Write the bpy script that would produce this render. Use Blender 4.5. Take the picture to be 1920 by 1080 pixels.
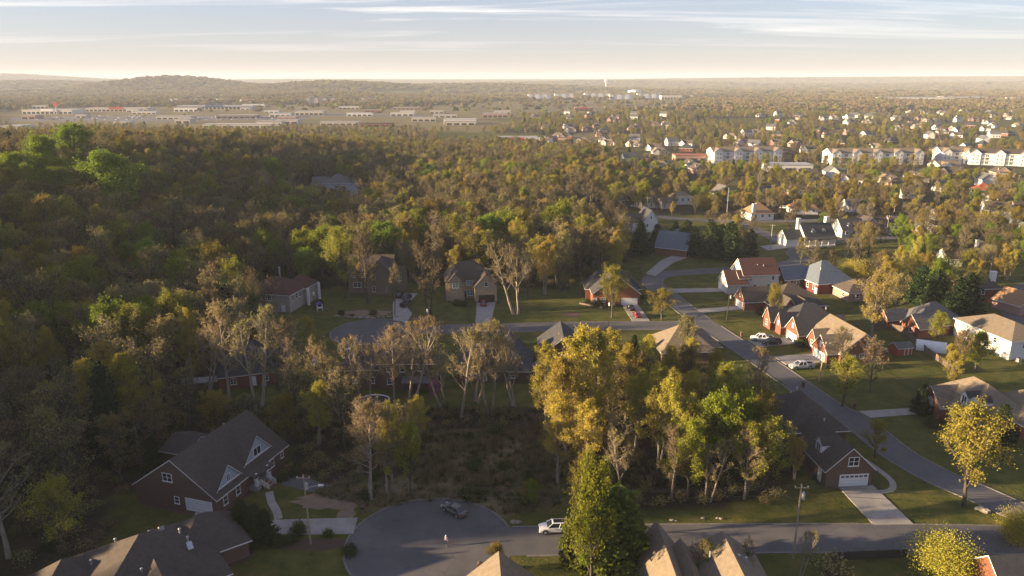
import bpy, math, random
import numpy as np
from mathutils import Vector, Matrix
R = math.radians
for o in list(bpy.data.objects): bpy.data.objects.remove(o)
S = bpy.context.scene
COL = S.collection
# ------------------------------------------------------------------ camera
CAM_H = 68.0; FPX = 1400.0; PITCH = math.atan(392 / 1400)
cd = bpy.data.cameras.new('camera'); cam = bpy.data.objects.new('camera', cd); COL.objects.link(cam)
cd.sensor_width = 36; cd.lens = 36 * FPX / 1920; cd.clip_start = 1; cd.clip_end = 60000
cam.location = (0, 0, CAM_H); cam.rotation_euler = (math.pi / 2 - PITCH, 0, 0)
S.camera = cam
# ------------------------------------------------------------------ sky, sun, exposure
SUN_EL = 11.0; SUN_AZ = 98.0            # degrees left of the view direction (+Y)
wd = bpy.data.worlds.new('World'); S.world = wd; wd.use_nodes = True
nt = wd.node_tree; nt.nodes.clear()
def nn(nt, t, **k):
    n = nt.nodes.new(t)
    for a, b in k.items(): setattr(n, a, b)
    return n
sky = nn(nt, 'ShaderNodeTexSky', sky_type='NISHITA', sun_disc=False, sun_elevation=R(SUN_EL), sun_rotation=R(-SUN_AZ),
         altitude=200, air_density=1.0, dust_density=0.7, ozone_density=4.0)
tc = nn(nt, 'ShaderNodeTexCoord'); sep = nn(nt, 'ShaderNodeSeparateXYZ'); nt.links.new(tc.outputs['Generated'], sep.inputs[0])
def M2(nt, op, a, b=None, c=None, clamp=False):
    n = nn(nt, 'ShaderNodeMath', operation=op, use_clamp=clamp)
    for i, v in enumerate((a, b, c)):
        if v is None: continue
        if isinstance(v, (int, float)): n.inputs[i].default_value = v
        else: nt.links.new(v, n.inputs[i])
    return n.outputs[0]
zc = M2(nt, 'MAXIMUM', sep.outputs[2], 0.02)
den = M2(nt, 'ADD', zc, 0.05)
cmb = nn(nt, 'ShaderNodeCombineXYZ')
nt.links.new(M2(nt, 'DIVIDE', sep.outputs[0], den), cmb.inputs[0]); nt.links.new(M2(nt, 'DIVIDE', sep.outputs[1], den), cmb.inputs[1])
mp = nn(nt, 'ShaderNodeMapping'); mp.inputs['Rotation'].default_value = (0, 0, R(8)); mp.inputs['Scale'].default_value = (0.16, 0.62, 1); mp.inputs['Location'].default_value = (0.37, 0.71, 0)
nt.links.new(cmb.outputs[0], mp.inputs[0])
cn = nn(nt, 'ShaderNodeTexNoise'); cn.inputs['Scale'].default_value = 1.3; cn.inputs['Detail'].default_value = 9; cn.inputs['Roughness'].default_value = 0.62; cn.inputs['Distortion'].default_value = 0.7
nt.links.new(mp.outputs[0], cn.inputs[0])
cr = nn(nt, 'ShaderNodeMapRange'); cr.inputs[1].default_value = 0.52; cr.inputs[2].default_value = 0.76; cr.inputs[4].default_value = 0.8
nt.links.new(cn.outputs[0], cr.inputs[0])
fade = nn(nt, 'ShaderNodeMapRange'); fade.inputs[1].default_value = 0.02; fade.inputs[2].default_value = 0.07
nt.links.new(sep.outputs[2], fade.inputs[0])
cf = M2(nt, 'MULTIPLY', cr.outputs[0], fade.outputs[0])
# cirrus glow follows the sky behind it, lifted towards a warm white
br = nn(nt, 'ShaderNodeMix', data_type='RGBA', blend_type='MIX'); br.inputs[7].default_value = (8.2, 7.6, 7.1, 1)
veil = nn(nt, 'ShaderNodeMix', data_type='RGBA', blend_type='MIX'); veil.inputs[0].default_value = 0.36; veil.inputs[7].default_value = (4.8, 4.0, 5.0, 1)   # thin high veil of cloud
nt.links.new(sky.outputs[0], veil.inputs[6])
low = M2(nt, 'POWER', 2.718, M2(nt, 'MULTIPLY', M2(nt, 'MAXIMUM', sep.outputs[2], 0.0), -16.0))   # the veil thickens and warms towards the horizon, all round
nt.links.new(M2(nt, 'MULTIPLY_ADD', low, 0.46, 0.27), veil.inputs[0])
vc = nn(nt, 'ShaderNodeMix', data_type='RGBA'); vc.inputs[6].default_value = (4.9, 4.3, 5.4, 1); vc.inputs[7].default_value = (4.6, 4.1, 3.6, 1); nt.links.new(low, vc.inputs[0]); nt.links.new(vc.outputs[2], veil.inputs[7])
nt.links.new(cf, br.inputs[0]); nt.links.new(veil.outputs[2], br.inputs[6])
bg = nn(nt, 'ShaderNodeBackground'); bg.inputs[1].default_value = 0.05
nt.links.new(br.outputs[2], bg.inputs[0])
wo = nn(nt, 'ShaderNodeOutputWorld'); nt.links.new(bg.outputs[0], wo.inputs[0])
sd = bpy.data.lights.new('sun', 'SUN'); sun = bpy.data.objects.new('sun', sd); COL.objects.link(sun)
sd.energy = 5.0; sd.angle = R(0.6); sd.color = (1.0, 0.74, 0.44)
az = R(SUN_AZ); el = R(SUN_EL)
TOSUN = Vector((-math.sin(az) * math.cos(el), math.cos(az) * math.cos(el), math.sin(el)))
sun.rotation_euler = TOSUN.to_track_quat('Z', 'Y').to_euler(); sun.location = (-300, 100, 200)
S.view_settings.view_transform = 'Standard'; S.view_settings.look = 'None'; S.view_settings.gamma = 1; S.view_settings.use_curve_mapping = False
S.view_settings.exposure = 1.9
S.render.engine = 'CYCLES'
S.cycles.max_bounces = 5; S.cycles.diffuse_bounces = 1; S.cycles.glossy_bounces = 2; S.cycles.transmission_bounces = 2; S.cycles.volume_bounces = 0; S.cycles.transparent_max_bounces = 4
# ------------------------------------------------------------------ projection helpers (photo measurements -> ground points)
cP, sP = math.cos(PITCH), math.sin(PITCH)
def G(px, py, z=0.0):
    a = (px - 960) / FPX; b = -(py - 540) / FPX
    dx, dy, dz = a, cP + b * sP, -sP + b * cP
    t = (z - CAM_H) / dz
    return (dx * t, dy * t)
def PJ(x, y, z):
    D = y * cP - (z - CAM_H) * sP
    return 960 + FPX * x / D, 540 - FPX * (y * sP + (z - CAM_H) * cP) / D
def tall(bx, by, ty):
    x, y = G(bx, by); lo, hi = 0, 60
    for _ in range(30):
        m = (lo + hi) / 2
        if PJ(x, y, m)[1] > ty: lo = m
        else: hi = m
    return lo
def sstep(t):
    t = np.clip(t, 0, 1); return t * t * (3 - 2 * t)
def terr(x, y):
    x = np.asarray(x, float); y = np.asarray(y, float)
    xf = -88 + 0.13 * np.maximum(y - 260, 0) - 0.02 * np.maximum(230 - y, 0)
    h = (25 + 12 * sstep((150 - y) / 90)) * sstep((xf - x) / 150) * (1 - sstep((y - 400) / 380)) * sstep((y + 350) / 200) * (1 - 0.8 * sstep((-x - 420) / 300))  # extra height added out of view at the near end, shading the foreground
    def bump(cx, cy, sx, sy, hh): return hh * np.exp(-((x - cx) / sx) ** 2 - ((y - cy) / sy) ** 2)
    f = bump(-1750, 4000, 420, 450, 74) + bump(-3000, 4900, 700, 700, 52) + bump(-850, 3700, 420, 400, 50) + bump(-150, 4300, 700, 450, 36)
    f = f + bump(-5600, 8200, 1300, 900, 112) + bump(-2500, 9500, 2600, 1200, 52) + bump(2600, 8800, 2600, 900, 62) + bump(6200, 9000, 2400, 900, 78) + bump(900, 6800, 1500, 600, 48) + bump(4200, 6200, 1500, 600, 38)
    f = f + bump(300, 11500, 6000, 1200, 66) + bump(-700, 2700, 260, 220, 14) + bump(350, 1250, 260, 160, 10)
    return h + f * sstep((y - 900) / 500)
def tz(x, y): return float(terr(x, y))
# ------------------------------------------------------------------ mesh helpers
class MB:
    def __init__(s): s.v = []; s.f = []; s.m = []
    def quad(s, pts, m=0):
        i = len(s.v); s.v += [tuple(p) for p in pts]; s.f.append(tuple(range(i, i + len(pts)))); s.m.append(m)
    def box(s, x0, x1, y0, y1, z0, z1, m=0, M=None):
        p = [(x0, y0, z0), (x1, y0, z0), (x1, y1, z0), (x0, y1, z0), (x0, y0, z1), (x1, y0, z1), (x1, y1, z1), (x0, y1, z1)]
        s.hexa(p, m, M)
    def hexa(s, p, m=0, M=None):
        if M is not None: p = [tuple(M @ Vector(q)) for q in p]
        i = len(s.v); s.v += [tuple(q) for q in p]
        for f in ((0, 3, 2, 1), (4, 5, 6, 7), (0, 1, 5, 4), (1, 2, 6, 5), (2, 3, 7, 6), (3, 0, 4, 7)):
            s.f.append(tuple(i + k for k in f)); s.m.append(m)
    def tube(s, pts, rad, n=6, m=0, cap=True):
        pts = [Vector(p) for p in pts]; i0 = len(s.v); up = Vector((0, 0, 1))
        for k, p in enumerate(pts):
            d = (pts[min(k + 1, len(pts) - 1)] - pts[max(k - 1, 0)]).normalized()
            a = d.cross(up if abs(d.z) < .9 else Vector((1, 0, 0))).normalized(); b = d.cross(a)
            r = rad[k] if hasattr(rad, '__len__') else rad
            for j in range(n):
                t = 2 * math.pi * j / n; s.v.append(tuple(p + a * (r * math.cos(t)) + b * (r * math.sin(t))))
        for k in range(len(pts) - 1):
            for j in range(n):
                A = i0 + k * n + j; B = i0 + k * n + (j + 1) % n
                s.f.append((A, B, B + n, A + n)); s.m.append(m)
        if cap:
            s.f.append(tuple(i0 + j for j in range(n))[::-1]); s.m.append(m)
            s.f.append(tuple(i0 + (len(pts) - 1) * n + j for j in range(n))); s.m.append(m)
    def cyl(s, x, y, z0, z1, r, n=10, m=0, r2=None): s.tube([(x, y, z0), (x, y, z1)], [r, r if r2 is None else r2], n, m)
    def mesh(s, name, mats, smooth=False):
        me = bpy.data.meshes.new(name); me.from_pydata(s.v, [], s.f)
        for mt in (mats if isinstance(mats, (list, tuple)) else [mats]): me.materials.append(mt)
        me.polygons.foreach_set('material_index', s.m)
        if smooth: me.polygons.foreach_set('use_smooth', [True] * len(s.f))
        me.update(); return me
    def build(s, name, mats, parent=None, smooth=False):
        return link(name, s.mesh(name, mats, smooth), parent)
def link(name, data, parent=None, loc=None, rz=None):
    o = bpy.data.objects.new(name, data); COL.objects.link(o)
    if parent: o.parent = parent
    if loc is not None: o.location = loc
    if rz is not None: o.rotation_euler = (0, 0, rz)
    return o
def tag(o, label=None, cat=None, group=None, kind=None):
    for k, v in (('label', label), ('category', cat), ('group', group), ('kind', kind)):
        if v: o[k] = v
    return o
def thing(name, loc, rz, label, cat, group=None):
    o = link(name, None, None, loc, rz); o.empty_display_size = 0.5
    return tag(o, label, cat, group)
def npmesh(name, V, F, mats, mi=None, smooth=False):
    """V (n,3); F list of index arrays (m,3) or (m,4)"""
    me = bpy.data.meshes.new(name); V = np.asarray(V, np.float32)
    me.vertices.add(len(V)); me.vertices.foreach_set('co', V.ravel())
    F = [np.asarray(f, np.int32) for f in F if len(f)]
    loops = np.concatenate([f.ravel() for f in F]); sizes = np.concatenate([np.full(len(f), f.shape[1], np.int32) for f in F])
    me.loops.add(len(loops)); me.loops.foreach_set('vertex_index', loops)
    me.polygons.add(len(sizes)); st = np.zeros(len(sizes), np.int32); st[1:] = np.cumsum(sizes)[:-1]
    me.polygons.foreach_set('loop_start', st); me.polygons.foreach_set('loop_total', sizes)
    for m in mats: me.materials.append(m)
    if mi is not None: me.polygons.foreach_set('material_index', np.concatenate([np.full(len(f), k, np.int32) for f, k in zip(F, mi)]))
    if smooth: me.polygons.foreach_set('use_smooth', np.ones(len(sizes), bool))
    me.update(calc_edges=True); me.validate(); return me
# ------------------------------------------------------------------ materials
MATS = {}
def mat(name, col, col2=None, scale=2.0, rough=0.8, bump=0.0, bscale=None, spec=0.3, metal=0.0, detail=4, bands=None, objrand=0.0, stretch=None):
    if name in MATS: return MATS[name]
    m = bpy.data.materials.new(name); m.use_nodes = True; t = m.node_tree; b = t.nodes['Principled BSDF']
    b.inputs['Roughness'].default_value = rough; b.inputs['Specular IOR Level'].default_value = spec; b.inputs['Metallic'].default_value = metal
    co = nn(t, 'ShaderNodeTexCoord').outputs['Object']
    if stretch:
        mpn = nn(t, 'ShaderNodeMapping'); mpn.inputs['Scale'].default_value = stretch; t.links.new(co, mpn.inputs[0]); co = mpn.outputs[0]
    c2 = col2 or tuple(c * 0.72 for c in col)
    nz = nn(t, 'ShaderNodeTexNoise'); nz.inputs['Scale'].default_value = scale; nz.inputs['Detail'].default_value = detail; nz.inputs['Roughness'].default_value = 0.65
    t.links.new(co, nz.inputs[0])
    rp = nn(t, 'ShaderNodeMapRange'); rp.inputs[1].default_value = 0.33; rp.inputs[2].default_value = 0.67; t.links.new(nz.outputs[0], rp.inputs[0])
    mx = nn(t, 'ShaderNodeMix', data_type='RGBA'); mx.inputs[6].default_value = (*col, 1); mx.inputs[7].default_value = (*c2, 1); t.links.new(rp.outputs[0], mx.inputs[0])
    out = mx.outputs[2]
    if bands:                                  # horizontal courses: (spacing m, darkness)
        sp = nn(t, 'ShaderNodeSeparateXYZ'); t.links.new(nn(t, 'ShaderNodeTexCoord').outputs['Object'], sp.inputs[0])
        fr = M2(t, 'FRACT', M2(t, 'DIVIDE', sp.outputs[2], bands[0]))
        ln = M2(t, 'LESS_THAN', fr, 0.16)
        m3 = nn(t, 'ShaderNodeMix', data_type='RGBA', blend_type='MULTIPLY'); m3.inputs[7].default_value = (bands[1],) * 3 + (1,)
        t.links.new(ln, m3.inputs[0]); t.links.new(out, m3.inputs[6]); out = m3.outputs[2]
    if objrand:
        oi = nn(t, 'ShaderNodeObjectInfo'); hs = nn(t, 'ShaderNodeHueSaturation')
        t.links.new(M2(t, 'MULTIPLY_ADD', oi.outputs['Random'], objrand, 1 - objrand / 2), hs.inputs['Value']); t.links.new(out, hs.inputs['Color']); out = hs.outputs[0]
    t.links.new(out, b.inputs['Base Color'])
    if bump:
        bp = nn(t, 'ShaderNodeBump'); bp.inputs['Strength'].default_value = bump; bp.inputs['Distance'].default_value = 0.05
        n2 = nn(t, 'ShaderNodeTexNoise'); n2.inputs['Scale'].default_value = bscale or scale * 4; n2.inputs['Detail'].default_value = 3
        t.links.new(co, n2.inputs[0]); t.links.new(n2.outputs[0], bp.inputs['Height']); t.links.new(bp.outputs[0], b.inputs['Normal'])
    MATS[name] = m; return m
def leafmat(name, cols, trans=0.35, val=0.5, hue=0.03):
    """foliage: colour differs from leaf to leaf and from tree to tree"""
    m = bpy.data.materials.new(name); m.use_nodes = True; t = m.node_tree; t.nodes.clear()
    ge = nn(t, 'ShaderNodeNewGeometry'); oi = nn(t, 'ShaderNodeObjectInfo')
    rp = nn(t, 'ShaderNodeValToRGB'); e = rp.color_ramp.elements
    e[0].position = 0; e[0].color = (*cols[0], 1); e[1].position = 1; e[1].color = (*cols[-1], 1)
    for i, c in enumerate(cols[1:-1]): k = e.new((i + 1) / (len(cols) - 1)); k.color = (*c, 1)
    t.links.new(ge.outputs['Random Per Island'], rp.inputs[0])
    hs = nn(t, 'ShaderNodeHueSaturation')
    t.links.new(M2(t, 'MULTIPLY_ADD', oi.outputs['Random'], val, 1 - val / 2), hs.inputs['Value'])
    r2 = M2(t, 'FRACT', M2(t, 'MULTIPLY', oi.outputs['Random'], 7.31))
    t.links.new(M2(t, 'MULTIPLY_ADD', r2, hue * 2, 0.5 - hue), hs.inputs['Hue'])
    t.links.new(rp.outputs[0], hs.inputs['Color'])
    d = nn(t, 'ShaderNodeBsdfDiffuse'); tr = nn(t, 'ShaderNodeBsdfTranslucent'); mx = nn(t, 'ShaderNodeMixShader'); mx.inputs[0].default_value = trans
    t.links.new(hs.outputs[0], d.inputs[0]); t.links.new(hs.outputs[0], tr.inputs[0])
    t.links.new(d.outputs[0], mx.inputs[1]); t.links.new(tr.outputs[0], mx.inputs[2])
    ou = nn(t, 'ShaderNodeOutputMaterial'); t.links.new(mx.outputs[0], ou.inputs[0])
    MATS[name] = m; return m
asphalt = mat('asphalt', (.122, .116, .114), (.082, .08, .083), scale=.16, rough=.85, bump=.25, bscale=20, detail=9)
def crack(m, scale=.2, dark=.78):
    t = m.node_tree; b = t.nodes['Principled BSDF']; src = b.inputs['Base Color'].links[0].from_socket; co = nn(t, 'ShaderNodeTexCoord').outputs['Object']
    nz = nn(t, 'ShaderNodeTexNoise'); nz.inputs['Scale'].default_value = .5; nz.inputs['Detail'].default_value = 6; t.links.new(co, nz.inputs[0])
    ad = nn(t, 'ShaderNodeMix', data_type='VECTOR'); ad.inputs[0].default_value = .25; t.links.new(co, ad.inputs[4]); sc = nn(t, 'ShaderNodeVectorMath', operation='SCALE'); sc.inputs[3].default_value = 9; t.links.new(nz.outputs[1], sc.inputs[0]); t.links.new(sc.outputs[0], ad.inputs[5])
    vo = nn(t, 'ShaderNodeTexVoronoi', feature='DISTANCE_TO_EDGE'); vo.inputs['Scale'].default_value = scale; t.links.new(ad.outputs[1], vo.inputs[0])
    ln = M2(t, 'LESS_THAN', vo.outputs[0], .008)
    v2 = nn(t, 'ShaderNodeTexVoronoi'); v2.inputs['Scale'].default_value = .09; t.links.new(ad.outputs[1], v2.inputs[0]); s2 = nn(t, 'ShaderNodeSeparateColor'); t.links.new(v2.outputs['Color'], s2.inputs[0])
    pt = nn(t, 'ShaderNodeHueSaturation'); t.links.new(M2(t, 'MULTIPLY_ADD', s2.outputs[0], 0.16, .92), pt.inputs['Value']); t.links.new(src, pt.inputs['Color'])
    mx = nn(t, 'ShaderNodeMix', data_type='RGBA', blend_type='MULTIPLY'); mx.inputs[7].default_value = (dark, dark, dark, 1); t.links.new(ln, mx.inputs[0]); t.links.new(pt.outputs[0], mx.inputs[6]); t.links.new(mx.outputs[2], b.inputs['Base Color'])
crack(asphalt)
asphalt_old = mat('asphalt_old', (.12, .115, .115), (.085, .083, .085), scale=.3, rough=.9, bump=.2, bscale=20, detail=8)
concrete = mat('concrete', (.34, .315, .28), (.24, .225, .20), scale=.5, rough=.85, bump=.1, bscale=10, detail=8)
kerbm = mat('kerb_concrete', (.21, .195, .17), (.13, .122, .11), scale=1.2, rough=.9)
brick_r = mat('brick_red', (.25, .098, .058), (.16, .062, .04), scale=5, rough=.9, bands=(.22, .8))
brick_b = mat('brick_brown', (.165, .105, .078), (.10, .066, .052), scale=5, rough=.9, bands=(.22, .8))
brick_d = mat('brick_deep', (.17, .045, .036), (.11, .032, .027), scale=5, rough=.9, bands=(.22, .8))
brick_p = mat('brick_pink', (.40, .25, .20), (.30, .19, .15), scale=5, rough=.9, bands=(.22, .85))
stone_t = mat('stone_tan', (.42, .33, .22), (.24, .18, .12), scale=2.2, rough=.9, bump=.3, bscale=5)
stone_g = mat('stone_grey', (.42, .37, .32), (.28, .24, .21), scale=2.2, rough=.9, bump=.3, bscale=5)
siding_w = mat('siding_white', (.72, .70, .66), (.64, .62, .58), scale=1, rough=.6, bands=(.2, .86))
siding_c = mat('siding_cream', (.60, .55, .48), (.54, .49, .42), scale=1, rough=.6, bands=(.2, .86))
siding_g = mat('siding_grey', (.36, .40, .44), (.31, .35, .39), scale=1, rough=.6, bands=(.2, .86))
siding_br = mat('siding_brown', (.20, .15, .10), (.16, .12, .08), scale=1, rough=.7, bands=(.2, .8))
siding_bl = mat('siding_blue', (.16, .21, .27), (.13, .17, .22), scale=1, rough=.7, bands=(.2, .8))
trim = mat('trim_white', (.78, .77, .74), (.70, .69, .66), scale=1.5, rough=.5)
trim_br = mat('trim_brown', (.16, .11, .07), rough=.6)
def roofmat(n, c, c2): return mat(n, c, c2, scale=1.6, rough=.92, bump=.35, bscale=9, detail=7, bands=(.19, .82))
roof_br = roofmat('shingle_brown', (.09, .073, .06), (.06, .049, .041))
roof_ta = roofmat('shingle_tan', (.215, .172, .122), (.15, .12, .085))
roof_ch = roofmat('shingle_charcoal', (.06, .06, .064), (.04, .04, .044))
roof_gr = roofmat('shingle_grey', (.13, .13, .13), (.09, .09, .09))
roof_ma = roofmat('shingle_maroon', (.10, .045, .037), (.07, .034, .028))
roof_bl = roofmat('shingle_blue', (.14, .17, .20), (.10, .125, .15))
roof_or = roofmat('shingle_orange', (.34, .20, .10), (.25, .15, .08))
glass = mat('window_glass', (.035, .045, .055), (.02, .025, .03), scale=.6, rough=.08, spec=.6)
glass_t = mat('window_glass_teal', (.16, .33, .34), (.10, .22, .24), scale=.8, rough=.1, spec=.6)
doorw = mat('garage_white', (.74, .74, .73), (.66, .66, .65), scale=1, rough=.5, bands=(.53, .7))
doord = mat('garage_dark', (.05, .04, .035), (.035, .03, .028), scale=1, rough=.5, bands=(.53, .6))
wood = mat('weathered_wood', (.21, .16, .115), (.13, .10, .075), scale=2, rough=.9, stretch=(1, 1, .15))
woodp = mat('pole_wood', (.34, .27, .20), (.22, .17, .125), scale=3, rough=.9, stretch=(1, 1, .1))
darkpole = mat('dark_pole', (.05, .042, .036), rough=.8)
metal_g = mat('grey_metal', (.45, .46, .47), (.36, .37, .38), scale=3, rough=.45, metal=.4)
black = mat('black', (.018, .018, .02), rough=.6)
rubber = mat('rubber', (.02, .02, .021), rough=.85)
mulch = mat('mulch', (.10, .062, .042), (.06, .04, .028), scale=3, rough=1, bump=.4)
dirt = mat('bare_soil', (.24, .17, .115), (.17, .12, .08), scale=.8, rough=1, bump=.3, detail=8)
rockm = mat('rock', (.33, .29, .24), (.20, .17, .14), scale=1.5, rough=.95, bump=.6)
bark = mat('bark', (.10, .082, .064), (.055, .045, .035), scale=3, rough=.95, bump=.5, stretch=(1, 1, .25), objrand=.5)  # bark darkened, part of the woodland shade put into the colour
bark_p = mat('bark_pale', (.34, .29, .225), (.17, .14, .11), scale=2.5, rough=.95, bump=.4, stretch=(1, 1, .25), objrand=.3)
twig = mat('twig', (.10, .078, .054), (.062, .05, .036), scale=2, rough=.95, objrand=.5)  # darkened like the bark to deepen the shade in the crowns
twig_p = mat('twig_pale', (.26, .205, .14), (.16, .125, .085), scale=2, rough=.95, objrand=.4)
L_gold = leafmat('leaf_gold', [(.36, .295, .045), (.45, .37, .058), (.38, .33, .07), (.27, .225, .035)], .38, .35, .02)
L_olive = leafmat('leaf_olive', [(.25, .215, .036), (.31, .27, .045), (.18, .165, .028)], .38, .45, .03)
L_green = leafmat('leaf_green', [(.17, .22, .025), (.25, .30, .035), (.12, .16, .02)], .4, .4, .03)
L_bud = leafmat('leaf_bud', [(.275, .23, .095), (.33, .28, .105), (.205, .17, .07), (.33, .30, .09)], .4, .5, .03)
L_ever = leafmat('leaf_evergreen', [(.026, .042, .016), (.042, .062, .022), (.018, .03, .012)], .12, .5, .03)
L_arb = leafmat('leaf_arborvitae', [(.10, .13, .022), (.16, .19, .03), (.07, .095, .018)], .2, .3, .02)
L_shrub = leafmat('leaf_shrub', [(.05, .07, .022), (.085, .10, .03), (.035, .05, .018)], .2, .5, .03)
L_pink = leafmat('leaf_pink', [(.42, .12, .22), (.5, .17, .27), (.33, .09, .17)], .3, .2, .01)
L_far = leafmat('leaf_far_brown', [(.17, .135, .075), (.22, .175, .09), (.12, .095, .055)], .25, .5, .03); L_far2 = leafmat('leaf_far_olive', [(.18, .155, .05), (.24, .205, .06), (.12, .105, .035)], .25, .5, .03)  # far crowns darkened: twigs and the crowns' self-shadow put into the colour
L_dry = leafmat('dry_grass', [(.27, .205, .115), (.34, .27, .15), (.19, .145, .08), (.15, .145, .055)], .25, .3, .02)
# ------------------------------------------------------------------ ground sheet
def axis(segs):
    a = []
    for x0, x1, st in segs: a += list(np.arange(x0, x1, st))
    a.append(segs[-1][1]); return np.array(a)
xs = axis([(-17000, -3000, 500), (-3000, -600, 75), (-600, -220, 14), (-220, 240, 2.6), (240, 600, 12), (600, 3000, 75), (3000, 17000, 500)])
ys = axis([(-1500, -100, 60), (-100, 60, 8), (60, 330, 2.6), (330, 620, 7), (620, 2400, 30), (2400, 6000, 90), (6000, 17000, 300)])
X, Y = np.meshgrid(xs, ys); Z = terr(X, Y)
nx, ny = len(xs), len(ys)
I = np.arange(nx * ny).reshape(ny, nx)
Fq = np.stack([I[:-1, :-1], I[:-1, 1:], I[1:, 1:], I[1:, :-1]], -1).reshape(-1, 4)
def inpoly(px, py, poly):
    px = np.asarray(px); py = np.asarray(py); r = np.zeros(px.shape, bool); n = len(poly)
    for i in range(n):
        x0, y0 = poly[i]; x1, y1 = poly[(i + 1) % n]
        if y0 == y1: continue
        c = ((y0 > py) != (y1 > py)) & (px < (x1 - x0) * (py - y0) / (y1 - y0) + x0)
        r ^= c
    return r
def gp(*pts): return [G(*p) for p in pts]
# woods: ground polygons read off the photo
WOODS = [
    [(-20, -300), (-78, 60), (-62, 100), (-67, 112), (-52, 122), (-46, 128), (-52, 150), (-68, 150), (-72, 172), (-60, 178), (-74, 205), (-90, 212), (-88, 236), (-66, 240), (-58, 247), (-30, 250), (-22, 246), (0, 246), (18, 240), (24, 250), (38, 256), (42, 275), (50, 300), (40, 330), (20, 360), (40, 420), (30, 520), (70, 600), (80, 690), (0, 770), (-150, 790), (-400, 760), (-900, 640), (-900, -300)],
    gp((640, 778), (740, 765), (1010, 770), (1180, 650), (1320, 660), (1345, 735), (1480, 790), (1495, 905), (1440, 945), (1180, 955), (1060, 935), (1040, 820), (900, 770), (790, 800), (660, 860)),
    gp((545, 900), (515, 770), (560, 705), (640, 765), (820, 768), (1010, 768), (1030, 800), (810, 812), (780, 895), (640, 903)),
]
CLEAR = [gp((575, 925), (640, 905), (780, 900), (810, 815), (1030, 800), (1050, 950), (960, 965), (700, 950))]
def in_woods(x, y):
    r = np.zeros(np.shape(x), bool)
    for p in WOODS: r |= inpoly(x, y, p)
    for p in CLEAR: r &= ~inpoly(x, y, p)
    return r
rng = np.random.default_rng(7)
def vnoise(x, y, s, seed=0):
    r = np.random.default_rng(seed); T = r.random((64, 64))
    u = np.asarray(x) / s + 1000; v = np.asarray(y) / s + 1000
    i = np.floor(u).astype(int); j = np.floor(v).astype(int); a = sstep(u - i); b = sstep(v - j)
    return (T[j % 64, i % 64] * (1 - a) + T[j % 64, (i + 1) % 64] * a) * (1 - b) + (T[(j + 1) % 64, i % 64] * (1 - a) + T[(j + 1) % 64, (i + 1) % 64] * a) * b
# far open fields (dry grass) and tree cover
FIELDS = [gp((560, 232), (700, 205), (930, 190), (1290, 186), (1330, 200), (1180, 212), (960, 222), (760, 232)),
          gp((0, 235), (0, 205), (560, 196), (760, 212), (1000, 235), (900, 248), (480, 244)),
          gp((1640, 190), (1920, 190), (1920, 186), (1640, 184)), gp((1000, 262), (1100, 248), (1150, 258), (1060, 275))]
def cover(x, y):
    """0..1 tree cover away from the mapped woods"""
    x = np.asarray(x, float); y = np.asarray(y, float)
    c = sstep((vnoise(x, y, 70, 3) * .6 + vnoise(x, y, 190, 4) * .6 - .38) / .3)
    c = np.where(y > 1500, sstep((vnoise(x, y, 260, 5) * .6 + vnoise(x, y, 700, 6) * .6 - .36) / .25), c)
    f = np.zeros(x.shape, bool)
    for p in FIELDS: f |= inpoly(x, y, p)
    c = np.where(f, 0.06, c)
    # forested hills far away
    c = np.where((terr(x, y) > 20) & (y > 2400), np.maximum(c, .9), c)
    return c, f
wd_ = in_woods(X, Y); cv, fl = cover(X, Y)
W = np.where(Y < 330, wd_, np.maximum(wd_, (cv > .75) & (Y > 330)) ).astype(float)
W = np.where((Y < 330) & ~wd_, 0, W)
DRY = np.where(fl, .9, 0.0); DRY = np.maximum(DRY, np.where(inpoly(X, Y, CLEAR[0]), 1.0, 0))
gme = npmesh('ground', np.stack([X, Y, Z], -1).reshape(-1, 3), [Fq], [], smooth=True)
ca = gme.color_attributes.new('cover', 'FLOAT_COLOR', 'POINT')
ca.data.foreach_set('color', np.stack([W, DRY, np.zeros_like(W), np.ones_like(W)], -1).reshape(-1).astype(np.float32))
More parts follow.
